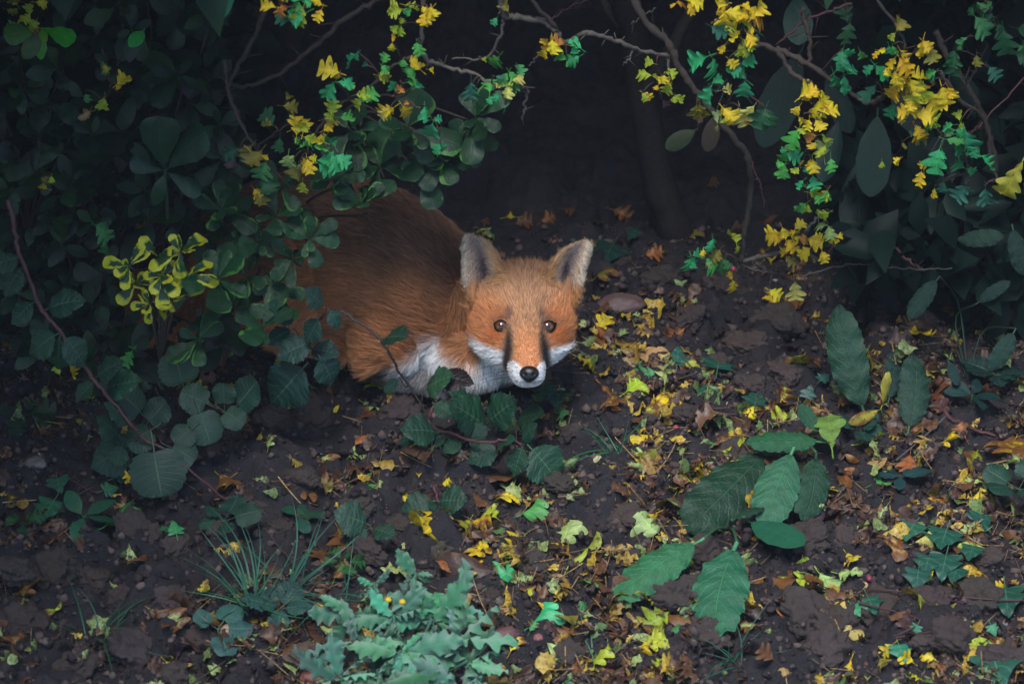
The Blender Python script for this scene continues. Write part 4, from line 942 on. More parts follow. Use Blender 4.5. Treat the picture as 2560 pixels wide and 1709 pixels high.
# eye sockets and a slight stop between the eyes
EYES = [fp(1254, 815.5), fp(1368.5, 817)]
fu, fvv, fw = to_face(BV)
for (eu, ev) in EYES:
    d2 = (fu-eu)**2+(fvv-ev)**2
    BV -= np.outer(np.exp(-d2/.9)*.0022*(fw > -2), FW)
body_me.vertices.foreach_set('co', BV.astype(np.float32).ravel()); body_me.update()
bvh = BVHTree.FromPolygons([tuple(v) for v in BV], [tuple(p.vertices) for p in body_me.polygons])
def face_hit(px, py):
    d = Vector(ray(px, py)).normalized()
    loc, nor, _, _ = bvh.ray_cast(Vector(CP), d)
    return np.array(loc), np.array(nor)
# --- classify a point of the coat: colour, hair length, hair direction
earkd = KDTree(len(EAR_PTS))
for i, p in enumerate(EAR_PTS): earkd.insert(Vector(p), i)
earkd.balance()
hdkd = KDTree(len(HEADV))
for i, p in enumerate(HEADV): hdkd.insert(Vector(p), i)
hdkd.balance()
EAR_ST = np.array(EAR_ST)
spkd = KDTree(len(SPINE))
for i, p in enumerate(SPINE): spkd.insert(Vector(p), i)
spkd.balance()
SPT = np.gradient(SPINE, axis=0); SPT /= np.linalg.norm(SPT, axis=1)[:, None]
NOSE = head_pt(0, 11.3, -1.7)
def lerp(a, b, t): return a+(b-a)*np.asarray(t)[..., None]
C_ = lambda *c: np.array(c, float)
ORANGE, RUST, TAN, GRIZ = C_(.52,.20,.065), C_(.46,.14,.035), C_(.45,.272,.155), C_(.21,.115,.068)
WHITE, BLACK, CREAM, DORS = C_(.76,.75,.74), C_(.014,.011,.013), C_(.62,.46,.28), C_(.13,.062,.036)
def coat(P, N):
    n = len(P)
    u, v, wd = to_face(P); hx, hy, hz = to_head(P)
    es = np.zeros((n, 3)); ed = np.full(n, 9.0)
    si = np.zeros(n, int); hdd = np.zeros(n)
    for i in range(n):
        p = Vector(P[i])
        if wd[i] > -12 and v[i] > 2:
            _, j, d = earkd.find(p); ed[i] = d*100; es[i] = EAR_ST[j]
        si[i] = spkd.find(p)[1]; hdd[i] = hdkd.find(p)[2]*100
    front = N@FW
    head = smoothstep(1.15, .45, hdd)*smoothstep(-6.6, -5.2, hy)
    isear = (ed < .85) & ((es[:, 1] > .2) | (hdd > .7))
    head = np.where(isear, 1.0, head)
    noise2 = np.sin(P[:, 0]*1130+P[:, 2]*730)*np.sin(P[:, 2]*910-P[:, 0]*1370)
    # ---- trunk
    sp = si/(len(SPINE)-1.0)
    rel = (P-SPINE[si])[:, 2]/.1
    noise = np.sin(P[:, 0]*61+P[:, 1]*37)*np.sin(P[:, 2]*53-P[:, 0]*29)
    col = lerp(C_(.46,.215,.09), C_(.35,.15,.060), smoothstep(-.35, .25, rel+.12*noise))
    col = lerp(col, DORS, smoothstep(.2, .85, rel+.15*noise))
    col = lerp(col, C_(.40,.21,.105), smoothstep(.3, .1, sp)*smoothstep(.4, -.2, rel)*.7)
    pxx, pyy = 1311+u*PPC, 815-v*PPC
    # white of throat and chest: below a line falling to the left from the cheek
    xx = np.array([900, 960, 1010, 1060, 1100, 1150, 1185, 1240, 1400]); yy = np.array([935, 915, 903, 862, 835, 880, 905, 880, 860])
    # orange tongue of the shoulder between cheek and bib
    tong = np.exp(-((pxx-1128-.25*(pyy-840))/22)**2)*smoothstep(960, 850, pyy)
    bib = smoothstep(-6, 22, pyy-np.interp(pxx, xx, yy)+10*noise)*(1-.9*tong)*(front > -.5)*smoothstep(940, 985, pxx)
    col = lerp(col, WHITE*.95, bib*(sp < .5))
    sock = smoothstep(.05, .03, P[:, 2])*(pxx > 700)*smoothstep(890, 935, pyy)
    col = lerp(col, BLACK*1.6, sock*(wd < 1.5)*(1-bib*.3))
    leng = np.full(n, 1.75)-.6*sock+.2*noise
    leng = leng*(1-.3*bib)
    fl = SPT[si]+np.array([0, 0, -.22])*smoothstep(1.0, -.6, rel)[:, None]
    fl = lerp(fl, np.array([-.25, -.1, -1.0])*np.ones((n, 3)), bib*.75)
    # ---- head
    hc = lerp(np.broadcast_to(TAN, (n, 3)), ORANGE, smoothstep(5.2, 1.2, v)*smoothstep(1.0, 4.2, np.abs(u-.2))*.55+.1)
    hc = lerp(hc, GRIZ, smoothstep(2.6, 6.8, v+.5*noise)*.8*smoothstep(6.5, 4.0, np.abs(u)))
    hc = lerp(hc, RUST, .85*np.exp(-(((np.abs(u-.2)-3.3)/1.2)**2+((v+1.15)/1.1)**2)))
    hc = lerp(hc, RUST, .5*np.exp(-(((np.abs(u-.2)-2.9)/1.2)**2+((v-1.2)/.7)**2)))
    hc = lerp(hc, ORANGE*1.05, smoothstep(1.9, .9, np.abs(u-.35))*smoothstep(1.5, -2.5, v)*.55)
    hc = lerp(hc, C_(.56,.27,.13), smoothstep(1.5, .6, np.abs(u-.45))*smoothstep(-1.2, -3.2, v)*.75)
    # little dark strokes above the inner corners
    for sx in (-1.72, 1.86):
        hc = lerp(hc, BLACK*4, .75*np.exp(-(((u-sx)/.3)**2+((v-1.15)/.75)**2)))
    # white cheeks
    au = np.where(u < .3, -u, u)
    vb = np.interp(au, [0, 2.6, 3.0, 4.5, 5.9, 7.2, 9], [-3.2, -3.1, -2.9, -2.3, -1.65, -.3, .4])
    wh = smoothstep(.25, -.35, v-vb+.18*noise)*smoothstep(1.9, 2.4, au)*(front > -.55)
    hc = lerp(hc, WHITE, wh)
    # dark bars from eye to lip
    for sg in (-1, 1):
        cx = np.interp(-v, [.4, 1.2, 2.8, 4.0, 5.0], [-1.62, -1.62, -1.78, -1.95, -2.05] if sg < 0 else [1.92, 1.98, 2.28, 2.45, 2.7])
        hw = np.interp(-v, [.2, .9, 1.8, 2.8, 4.2, 4.8, 5.15], [.05, .22, .40, .52, .48, .38, .05])
        bar = smoothstep(hw+.34, hw-.34, np.abs(u-cx)+.12*noise2)*(v < -.2)*(v > -5.2)
        hc = lerp(hc, C_(.020,.015,.018), bar*.96)
    # white lips and chin
    lipv = np.interp(np.abs(u-.55), [0, .9, 1.2, 1.8, 2.6], [-5.3, -4.9, -4.5, -4.2, -4.6])
    lip = smoothstep(.2, -.15, v-lipv)*smoothstep(.75, 1.05, np.hypot(u-.59, (v+5.0)*.75))*(wd > 2.0)
    hc = lerp(hc, WHITE*1.02, lip)
    mouth = np.exp(-((v+6.62-.09*(u-.55)**2)/.1)**2)*smoothstep(2.0, 1.4, np.abs(u-.55))*(wd > 2)
    hc = lerp(hc, C_(.10,.05,.05), mouth*.85)
    hc = lerp(hc, WHITE*.8, smoothstep(-6.2, -7.4, v)*(wd < 3.5))
    # dark rim round each eye
    for (eu, ev) in EYES:
        dd = np.hypot(u-eu, v-ev)
        hc = lerp(hc, BLACK*3, smoothstep(.98, .84, dd)*.8)
    hl = np.interp(hy, [-3, 1, 4, 6.5, 9, 12], [1.3, 1.0, .62, .38, .30, .2])
    hl = hl+.9*wh*smoothstep(3.4, 6.0, au)
    hl = np.where(wd < -3, hl+.5, hl)
    dn = P-NOSE; hfl = dn/np.linalg.norm(dn, axis=1)[:, None]
    hfl = hfl+np.outer(wh, -.45*FU)+np.outer(wh*np.sign(u), .3*FR)
    hc = np.minimum(hc*1.45, .96)
    col = np.minimum(col*lerp(np.full((n, 1), 1.45), np.full((n, 1), 1.15), smoothstep(.1, .9, rel)), .93)
    col = lerp(col, hc, head); leng = leng*(1-head)+hl*head
    fl = lerp(fl, hfl, head)
    # ---- ears
    s, t, sd = es.T
    inside = isear & (front > -.05)
    edge = np.minimum(s, 1-s)*2                       # 0 rim .. 1 middle
    ec = lerp(np.broadcast_to(C_(.62,.47,.32), (n, 3)), C_(.36,.28,.26), smoothstep(.2, .85, edge)*smoothstep(.95, .7, t))
    dark = np.exp(-(((s-.52)/.15)**2+((t-.42)/.19)**2))
    ec = lerp(ec, C_(.060,.042,.046), np.clip(dark*1.2, 0, 1))
    ec = lerp(ec, C_(.66,.60,.52), smoothstep(.22, .05, s)*.8)
    ec = lerp(ec, C_(.52,.28,.11), smoothstep(.72, .95, s)*smoothstep(1.0, .3, t)*.9)
    ec = lerp(ec, C_(.50,.24,.08), smoothstep(.3, .14, t)*.9)
    ec = lerp(ec, C_(.50,.36,.22), smoothstep(.88, .98, t)*.8)
    back = isear & ~inside
    col = np.where(inside[:, None], ec, col)
    col = np.where(back[:, None], lerp(C_(.30,.16,.08)*np.ones((n, 3)), BLACK*1.3, smoothstep(.35, .6, t)*smoothstep(.05, .3, edge)), col)
    leng = np.where(isear, np.where(inside, .42+.75*smoothstep(.6, .95, s)*smoothstep(.9, .5, t)+.25*smoothstep(.25, .05, s), .45), leng)
    upd = np.outer(np.ones(n), FU*.55)
    inw = np.outer(np.where(s > .5, -1.0, .55)*sd*-1.0*-1.0, FR)
    efl = np.where(inside[:, None], upd*(.4+.6*t)[:, None]+inw*np.where(sd > 0, -1, 1)[:, None]*np.where(sd > 0, -1.0, 1.0)[:, None], upd*1.5)
    # hairs of the inner edge lean across the hollow, towards the outer edge
    tow = np.where(s > .5, 1.0, -.5)*sd
    efl = np.where(inside[:, None], np.outer(tow, FR)+upd*.9+np.outer(np.ones(n)*.5, FW), efl)
    fl = np.where(isear[:, None], efl, fl)
    excl = np.zeros(n, bool)
    for (eu, ev) in EYES:
        excl |= (np.hypot((u-eu), (v-ev)) < .80) & (wd > -3)
    excl |= (np.hypot((u-.59)/1.05, (v+5.76)/.95) < .98) & (wd > 3)
    dens = np.where(head > .5, 1.0, .48)*np.where(isear, .8, 1.0)*np.where(head*(hy > 5) > .5, 1.5, 1.0)
    dens = dens*np.where(front < -.35, .35, 1.0)
    return col, leng, fl, excl, dens, head
# --- vertex colours of the skin below the fur
body_me.update()
BN = np.empty(nv*3, np.float32); body_me.vertices.foreach_get('normal', BN); BN = BN.reshape(-1, 3).astype(float)
vc, vl, vf, vx, vd, vh = coat(BV, BN)
at = body_me.color_attributes.new('coat', 'FLOAT_COLOR', 'POINT')
at.data.foreach_set('color', np.hstack([vc*.75, np.ones((nv, 1))]).astype(np.float32).ravel())
t = NT('fox_skin'); a_ = t.n('Attribute', attribute_name='coat')
b_ = t.n('BsdfPrincipled'); t.set(b_.inputs['Base Color'], a_.outputs['Color']); b_.inputs['Roughness'].default_value = .85
b_.inputs['Specular IOR Level'].default_value = .15
skin_mat = t.out(b_.outputs[0])
body_me.materials.clear(); body_me.materials.append(skin_mat)
body_me.polygons.foreach_set('use_smooth', [True]*len(body_me.polygons))
fox = empty('red_fox', (FE[0]-.12, .0, 0.0), 'orange red fox crouching under the bushes, white cheeks, looking up', 'fox')
FO = np.array([FE[0]-.12, 0, 0])
body = link(bpy.data.objects.new('body', body_me), fox); body.matrix_parent_inverse = Matrix.Translation(-Vector(FO))
# --- fur: hairs grown from the skin
def grow():
    body_me.calc_loop_triangles()
    T = np.empty(len(body_me.loop_triangles)*3, np.int32); body_me.loop_triangles.foreach_get('vertices', T); T = T.reshape(-1, 3)
    A, B, C = BV[T[:, 0]], BV[T[:, 1]], BV[T[:, 2]]
    area = np.linalg.norm(np.cross(B-A, C-A), axis=1)/2*1e4          # cm2
    per = 290.0*area*vd[T].mean(1)*(~vx[T].any(1))
    cnt = RNG.poisson(per)
    ti = np.repeat(np.arange(len(T)), cnt); n = len(ti)
    r1 = np.sqrt(RNG.random(n)); r2 = RNG.random(n)
    w0, w1, w2 = 1-r1, r1*(1-r2), r1*r2
    bl = lambda X: X[T[ti, 0]]*w0[:, None]+X[T[ti, 1]]*w1[:, None]+X[T[ti, 2]]*w2[:, None]
    P = bl(BV); N = bl(BN); N /= np.linalg.norm(N, axis=1)[:, None]+1e-9
    col = vc[T[ti, RNG.integers(0, 3, n)]]*.65+bl(vc)*.35; L = bl(vl[:, None])[:, 0]*.01; Fl = bl(vf); hd = bl(vh[:, None])[:, 0]
    Fl = Fl-N*np.sum(Fl*N, 1)[:, None]; Fl /= np.linalg.norm(Fl, axis=1)[:, None]+1e-6
    side = np.cross(N, Fl)
    # locks: hairs lean to a shared tip
    keep = RNG.choice(n, size=n//6, replace=False)
    kd = KDTree(len(keep))
    for i, k in enumerate(keep): kd.insert(Vector(P[k]), i)
    kd.balance()
    ci = np.array([kd.find(Vector(p))[1] for p in P]); ck = keep[ci]
    cr = RNG.normal(size=(len(keep), 3))[ci]
    ang = cr[:, 0]*.15+np.sin(P[:, 0]*190+P[:, 2]*140)*.14
    dirv = Fl*np.cos(ang)[:, None]+side*np.sin(ang)[:, None]
    lift = np.clip(.20+.07*cr[:, 1]+.06*RNG.normal(size=n)+.2*hd, .08, .9)
    L = L*np.clip(1+.18*cr[:, 2]+.15*RNG.normal(size=n), .45, 1.6)
    K = 5; tt = np.linspace(0, 1, K)
    X = np.empty((n, K, 3))
    cP = P[ck]
    for k, s in enumerate(tt):
        X[:, k] = P+dirv*(L*s)[:, None]+N*(L*(lift*s*(1.25-.55*s)))[:, None]
    tip = cP+dirv*L[:, None]+N*(L*lift*.7)[:, None]
    cl = (.55*tt**1.5)
    for k in range(K):
        X[:, k] = X[:, k]*(1-cl[k])+(cP+dirv*(L*tt[k])[:, None]+N*(L*(lift*tt[k]*(1.25-.55*tt[k])))[:, None])*cl[k]
    X[:, 1:, 2] -= ((1-hd)*L*.05)[:, None]*(tt[1:]**2)[None, :]
    X[:, :, 2] = np.maximum(X[:, :, 2], .006)
    # colour along each hair
    val = np.clip(1+.19*cr[:, 0]+.22*RNG.normal(size=n), .4, 1.8)
    lum = col.mean(1)
    dk = (RNG.random(n) < np.where(hd > .5, .24, .38)*np.clip(1.3-lum*2.2, 0, 1))
    CC = np.empty((n, K, 4)); CC[:, :, 3] = 1
    for k, s in enumerate(tt):
        g = .62+.5*smoothstep(0, .6, s)
        c = col*(val*g)[:, None]
        c = np.where(dk[:, None], c*(1-.72*smoothstep(.35, .9, s)), c)
        pale = (cr[:, 1] > .9) & (hd < .5)
        c = np.where(pale[:, None], lerp(c, C_(.42,.27,.17)*np.ones((n, 3)), np.full(n, .35*smoothstep(.3, .9, s))), c)
        CC[:, k, :3] = c
    rad = np.outer(np.where(hd > .5, .00013, .00019), 1-.78*tt)
    return X, CC, rad
X, CC, rad = grow()
hc = bpy.data.hair_curves.new('fox_fur'); n, K = X.shape[:2]
hc.add_curves([K]*n)
hc.position_data.foreach_set('vector', (X.reshape(-1, 3)-FO).astype(np.float32).ravel())
ra = hc.attributes.get('radius') or hc.attributes.new('radius', 'FLOAT', 'POINT')
ra.data.foreach_set('value', rad.astype(np.float32).ravel())
ca = hc.attributes.new('coat', 'FLOAT_COLOR', 'POINT'); ca.data.foreach_set('color', CC.astype(np.float32).ravel())
t = NT('fox_fur'); a_ = t.n('Attribute', attribute_name='coat')
b_ = t.n('BsdfPrincipled'); t.set(b_.inputs['Base Color'], a_.outputs['Color']); b_.inputs['Roughness'].default_value = .5
b_.inputs['Specular IOR Level'].default_value = .25
tl = t.n('BsdfTranslucent'); t.set(tl.inputs['Color'], a_.outputs['Color'])
mx = t.n('MixShader'); mx.inputs[0].default_value = .22; t.set(mx.inputs[1], b_.outputs[0]); t.set(mx.inputs[2], tl.outputs[0])
hc.materials.append(t.out(mx.outputs[0]))
fur = link(bpy.data.objects.new('fur', hc), fox)
print('HAIRS', n)
# --- eyes
def eye_material():
    t = NT('fox_eye'); tc = t.n('TexCoord').outputs['Object']
    sp = t.n('SeparateXYZ'); t.set(sp.inputs[0], tc)
    x, y = sp.outputs[0], sp.outputs[1]
    r = t.math('SQRT', t.math('ADD', t.math('MULTIPLY', x, x), t.math('MULTIPLY', y, y)))
    rp = t.math('SQRT', t.math('ADD', t.math('MULTIPLY', t.math('MULTIPLY', x, 1.25), t.math('MULTIPLY', x, 1.25)), t.math('MULTIPLY', y, y)))
    nz = t.noise(900, 3, .6, tc)
    iris = t.mix(nz, (.065, .022, .006, 1), (.18, .062, .014, 1))
    iris = t.mix(t.math('MULTIPLY', t.math('SUBTRACT', r, .0052), 300, clamp=True), iris, (.05, .02, .008, 1))
    c = t.mix(t.math('MULTIPLY', t.math('SUBTRACT', r, .0073), 1400, clamp=True), iris, (.006, .004, .004, 1))
    c = t.mix(t.math('MULTIPLY', t.math('SUBTRACT', .0041, rp), 1600, clamp=True), c, (.002, .002, .002, 1))
    b = t.n('BsdfPrincipled'); t.set(b.inputs['Base Color'], c); b.inputs['Roughness'].default_value = .08
    b.inputs['Specular IOR Level'].default_value = .6; b.inputs['Coat Weight'].default_value = 1.0; b.inputs['Coat Roughness'].default_value = .02
    return t.out(b.outputs[0])
EM = eye_material(); LID = plain_mat('eyelid', (.010, .008, .009), .9, .03)
def sphere_vf(r, nu=28, nvv=18):
    V = [(0, 0, r)]; F = []
    for i in range(1, nvv):
        th = math.pi*i/nvv
        for j in range(nu):
            ph = 2*math.pi*j/nu; V.append((r*math.sin(th)*math.cos(ph), r*math.sin(th)*math.sin(ph), r*math.cos(th)))
    V.append((0, 0, -r))
    for j in range(nu): F.append((0, 1+j, 1+(j+1) % nu))
    for i in range(nvv-2):
        for j in range(nu):
            a = 1+i*nu+j; b = 1+i*nu+(j+1) % nu
            F.append((a, a+nu, b+nu, b))
    e = len(V)-1
    for j in range(nu): F.append((e, e-nu+(j+1) % nu, e-nu+j))
    return V, F
eyem = mesh('eye', *sphere_vf(.0092)); eyem.materials.append(EM)
def torus_vf(Rr, r, nu=30, nv_=8, sx=1.0):
    V = []; F = []
    for i in range(nu):
        a = 2*math.pi*i/nu
        for j in range(nv_):
            b = 2*math.pi*j/nv_; q = Rr+r*math.cos(b)
            V.append((q*math.cos(a)*sx, q*math.sin(a)*(.94 if sx > 1 else 1), r*math.sin(b)*1.3))
    for i in range(nu):
        for j in range(nv_):
            F.append((i*nv_+j, ((i+1) % nu)*nv_+j, ((i+1) % nu)*nv_+(j+1) % nv_, i*nv_+(j+1) % nv_))
    return V, F
def lid_vf(a0=.0090, h0=.0060, a1=.0128, h1=.0088, R0=.0096, n=40, k=6):   # almond-shaped opening in a thin skin over the eyeball
    V = []; F = []
    def lens(a, h, ph):
        c, s_ = math.cos(ph), math.sin(ph); lo, hi = 0.0, a
        for _ in range(30):
            m_ = (lo+hi)/2; x, y = m_*c, m_*s_
            if abs(y) <= h*(1-(abs(x)/a)**2.4): lo = m_
            else: hi = m_
        return lo
    for i in range(n):
        ph = 2*math.pi*i/n; r0, r1 = lens(a0, h0, ph), lens(a1, h1, ph)
        for j in range(k):
            f = j/(k-1); r_ = r0+(r1-r0)*f; z = math.sqrt(max(R0*R0-r_*r_, 0)) if r_ < R0*.995 else R0*.1
            z += .0006*math.sin(math.pi*min(1, f*2))*(1 if math.sin(ph) < 0 else 1.6)-.0030*f*f
            V.append((r_*math.cos(ph), r_*math.sin(ph), z))
    for i in range(n):
        for j in range(k-1):
            F.append((i*k+j, i*k+j+1, ((i+1) % n)*k+j+1, ((i+1) % n)*k+j))
    return V, F
lidm = mesh('eyelid', *lid_vf()); lidm.materials.append(LID)
Mrot = Matrix((FR, FU, FW)).transposed()
for k, (px, py) in enumerate([(1254, 815.5), (1368.5, 817)]):
    loc, nor = face_hit(px, py)
    c = loc-FW*.0044
    turn = Matrix.Rotation((-1 if k == 0 else 1)*R(4), 3, 'Y') @ Matrix.Rotation(R(-4), 3, 'X')
    eo = link(bpy.data.objects.new('eye', eyem), fox)
    eo.matrix_local = Matrix.Translation(Vector(c-FO)) @ (Mrot @ Matrix.Rotation((-1 if k == 0 else 1)*R(3), 3, 'Y')).to_4x4()
    li = link(bpy.data.objects.new('eyelid', lidm), eo)
    li.matrix_local = Matrix.Rotation((-1 if k == 0 else 1)*R(20), 4, 'Z')
# --- nose pad with nostrils
V, F = sphere_vf(1.0, 40, 26); NV = []
for x, y, z in V:                                   # z towards the viewer
    X_, Y_, Z_ = x*.0116, y*.0103, z*.0088
    if y < -.1: X_ *= 1-.32*min(1, (-y-.1)/.9)
    if y > .55: Y_ *= .93
    for sg in (-1, 1):
        d = math.hypot((x-sg*.48)/.22, (y+.16-.35*(abs(x)-.48))/.17)
        if z > 0: Z_ -= .0032*math.exp(-d*d)
        d = math.hypot((x-sg*.80)/.20, (y+.28)/.10)
        if z > 0: Z_ -= .0018*math.exp(-d*d)
    if z > 0: Z_ -= .0010*math.exp(-(x/.07)**2)*max(0, min(1, .25-y))
    NV.append((X_, Y_, Z_))
t = NT('fox_nose'); tc = t.n('TexCoord').outputs['Object']
vo = t.n('TexVoronoi'); t.set(vo.inputs['Vector'], tc); vo.inputs['Scale'].default_value = 1400
bp = t.n('Bump'); bp.inputs['Strength'].default_value = .35; bp.inputs['Distance'].default_value = .0004; t.set(bp.inputs['Height'], vo.outputs[0])
b_ = t.n('BsdfPrincipled'); b_.inputs['Base Color'].default_value = (.010, .009, .011, 1); b_.inputs['Roughness'].default_value = .33
t.set(b_.inputs['Normal'], bp.outputs[0])
nm = mesh('nose', NV, F); nm.materials.append(t.out(b_.outputs[0]))
loc, nor = face_hit(1323, 934)
no = link(bpy.data.objects.new('nose', nm), fox)
no.matrix_local = Matrix.Translation(Vector(loc-FW*.0022-FO)) @ (Mrot @ Matrix.Rotation(R(-10), 3, 'X')).to_4x4()
# --- whiskers
WM = plain_mat('whisker', (.02, .018, .02), .4, .4)
for sg in (-1, 1):
    for k in range(8):
        px = 1322+sg*(37+4*(k % 3)); py = 908+5.5*k
        if bvh.ray_cast(Vector(CP), Vector(ray(px, py)).normalized())[0] is None: continue
        loc, nor = face_hit(px, py)
        if np.linalg.norm(loc-FE) > .2: continue
        Lw = random.uniform(.035, .062)
        d0 = unit(FR*sg*1.0+FW*(.05-.04*k)+FU*random.uniform(-.05, .28)-FW*.45)
        P = [loc-d0*.003+d0*Lw*s_-FU*(Lw*.25*s_*s_)-FW*Lw*.2*s_*s_-FO for s_ in np.linspace(0, 1, 7)]
        V, F = tube_vf(P, np.linspace(.00028, .00008, 7), 4)
        wm = mesh('whisker', V, F); wm.materials.append(WM)
        link(bpy.data.objects.new('whisker', wm), fox)
# ================================================================== fallen leaves, clods, stones
for t, p in BUDS:
    V, F = sphere_vf(.0036, 12, 8); V = [(x*(1+.2*math.sin(9*y/.003)), y, z*.8) for x, y, z in V]
    m = mesh('flower_bud', V, F); m.materials.append(bpy.data.materials.get('yellow_bud') or plain_mat('yellow_bud', (.62, .40, .02), .6))
    o = link(bpy.data.objects.new('flower_bud', m), t); o.location = Vector(p-np.array(t.location))
NAME = {'y': 'yellow', 'gold': 'golden', 'o': 'orange', 'yg': 'yellow green', 'g': 'bright green', 't': 'teal green', 'tb': 'pale teal', 'dg': 'dark green', 'pg': 'pale green',
        'py': 'pale yellow', 'br': 'brown', 'ob': 'rusty brown', 'tan': 'tan', 'pur': 'purple brown', 'gr': 'green', 'yd': 'olive', 'dkbr': 'blackish brown'}
SHP = {'fall': 'lobed hawthorn leaf', 'falloak': 'oak leaf', 'fallround': 'oval leaf'}
LAND = [(1330,1010,"under the chin of the fox"),(1500,900,"beside the cheek of the fox"),(1180,1090,"around the bramble patch"),(1090,1280,"beside the four leaved bramble sprig"),(900,1320,"near the bramble seedling"),
 (760,1180,"left of the bramble patch, on wet soil"),(970,1500,"close to the woolly plant"),(1230,1580,"right of the woolly plant"),(640,1420,"among the tall grass"),(250,1580,"around the splayed grass tuft"),(130,1270,"near the pair of ivy leaves"),
 (60,1450,"on the left-hand clods"),(430,1350,"near the bright ivy leaf"),(1540,1120,"around the small grass tuft"),(1650,1090,"beside the spotted oak leaf"),(1780,960,"among the star shaped ivy"),(1980,1120,"around the dock with pale midribs"),
 (1640,1410,"left of the broad ribbed dock"),(1880,1420,"right of the broad ribbed dock"),(1465,1610,"near the arching grass blades"),(1830,1640,"around the spiky grass tuft"),(2250,1180,"between the erect docks and the bank"),(2360,1400,"among the veined ivy trail"),
 (2140,1520,"beside the young ivy leaves"),(2480,1640,"near the large dark ivy leaf"),(2450,1080,"along the bramble stick"),(1850,720,"in the shade below the leaning branch"),(1350,1400,"on bare soil below the bramble patch"),(1420,1270,"on the crumbly bare patch"),(2030,1690,"at the foot of the cracked clods"),(2330,1620,"on the lower right clods"),(620,1650,"by the tan pebble")]
def near(px, py): return min(LAND, key=lambda q: (q[0]-px)**2+((q[1]-py)*1.4)**2)[2]
def litter(kind, b, tp, col, extra=None, wd=1.0, lift=(.003, .007), where='lying in the leaf litter'):
    l0 = math.hypot(tp[0]-b[0], tp[1]-b[1]); e_ = 1.22 if l0 < 62 else 1.0 if kind != 'fall' else .74; b, tp = (b[0]-(tp[0]-b[0])*.12, b[1]-(tp[1]-b[1])*.12), (b[0]+(tp[0]-b[0])*e_, b[1]+(tp[1]-b[1])*e_)
    B = on_soil(*b, lift[0]); T = on_soil(*tp, lift[1])
    m = random.choice(VAR[kind]); o = put_leaf(None, kind, B, T, UPZ+rnd_dir()*.32-np.array([0, .25, 0]), PAL[col], wd, 'fallen_leaf', m)
    tag(o, extra or (('large ' if np.linalg.norm(T-B) > .052 else 'small ' if np.linalg.norm(T-B) < .030 else 'fallen ')+f'{NAME[col]} {SHP[kind]} {near((b[0]+tp[0])/2, (b[1]+tp[1])/2)}'), 'leaf', f'fallen {NAME[col]} {SHP[kind].split()[0]} leaves')
    return o
HAND = [
 ('falloak',1721,1076,1592,1112,'y','large spotted yellow oak leaf lying near a small grass tuft'),
 ('falloak',1498,955,1562,1016,'ob','curled rusty orange oak leaf lying right of the fox\'s chin'),
 ('fall',1620,922,1613,856,'tan','pale tan leaf standing upright on the litter right of the fox'),
 ('fall',1650,922,1580,948,'gr','green lobed leaf just below the upright pale tan leaf'),
 ('falloak',1955,1500,1962,1383,'yg','yellow green oak leaf with brown specks below the dock'),
 ('falloak',1945,1528,1850,1428,'ob','withered rusty brown oak leaf beside the ribbed dock leaf'),
 ('falloak',2414,1510,2303,1532,'yd','faded olive leaf with a straight stalk on brown clods'),
 ('fall',1417,1421,1460,1330,'yg','yellow and green leaf with a long pale stalk on bare soil'),
 ('fall',797,1196,722,1240,'pg','large pale green lobed leaf with two long stalks left of the bramble'),
 ('fall',375,1520,478,1568,'pg','pale green lobed leaf with a long stalk near the splayed grass tuft'),
 ('fallround',1012,1260,1024,1226,'y','small bright yellow oval leaf on the bramble sprig'),
 ('fallround',888,1112,912,1078,'ob','curled tan leaf propped on the soil above a black twig'),
 ('fallround',1248,1532,1272,1500,'tan','smooth tan oval leaf right of the felted plant'),
 ('fallround',1440,1695,1472,1628,'br','long brown curled leaf beside golden leaves at the lower edge'),
 ('fall',1500,1715,1548,1652,'gold','large golden leaf with brown flecks at the lower edge'),
 ('fallround',5,1150,-10,1120,'tan','pinkish tan leaf cut by the left edge'),
 ('fallround',1190,1195,1290,1165,'dkbr','big wet maroon brown leaf under the bramble patch'),
 ('fallround',1230,1430,1090,1400,'dkbr','dark wet brown leaf with a torn orange corner'),
]
for kind, bx, by, tx, ty, c, lab in HAND: litter(kind, (bx, by), (tx, ty), c, lab)
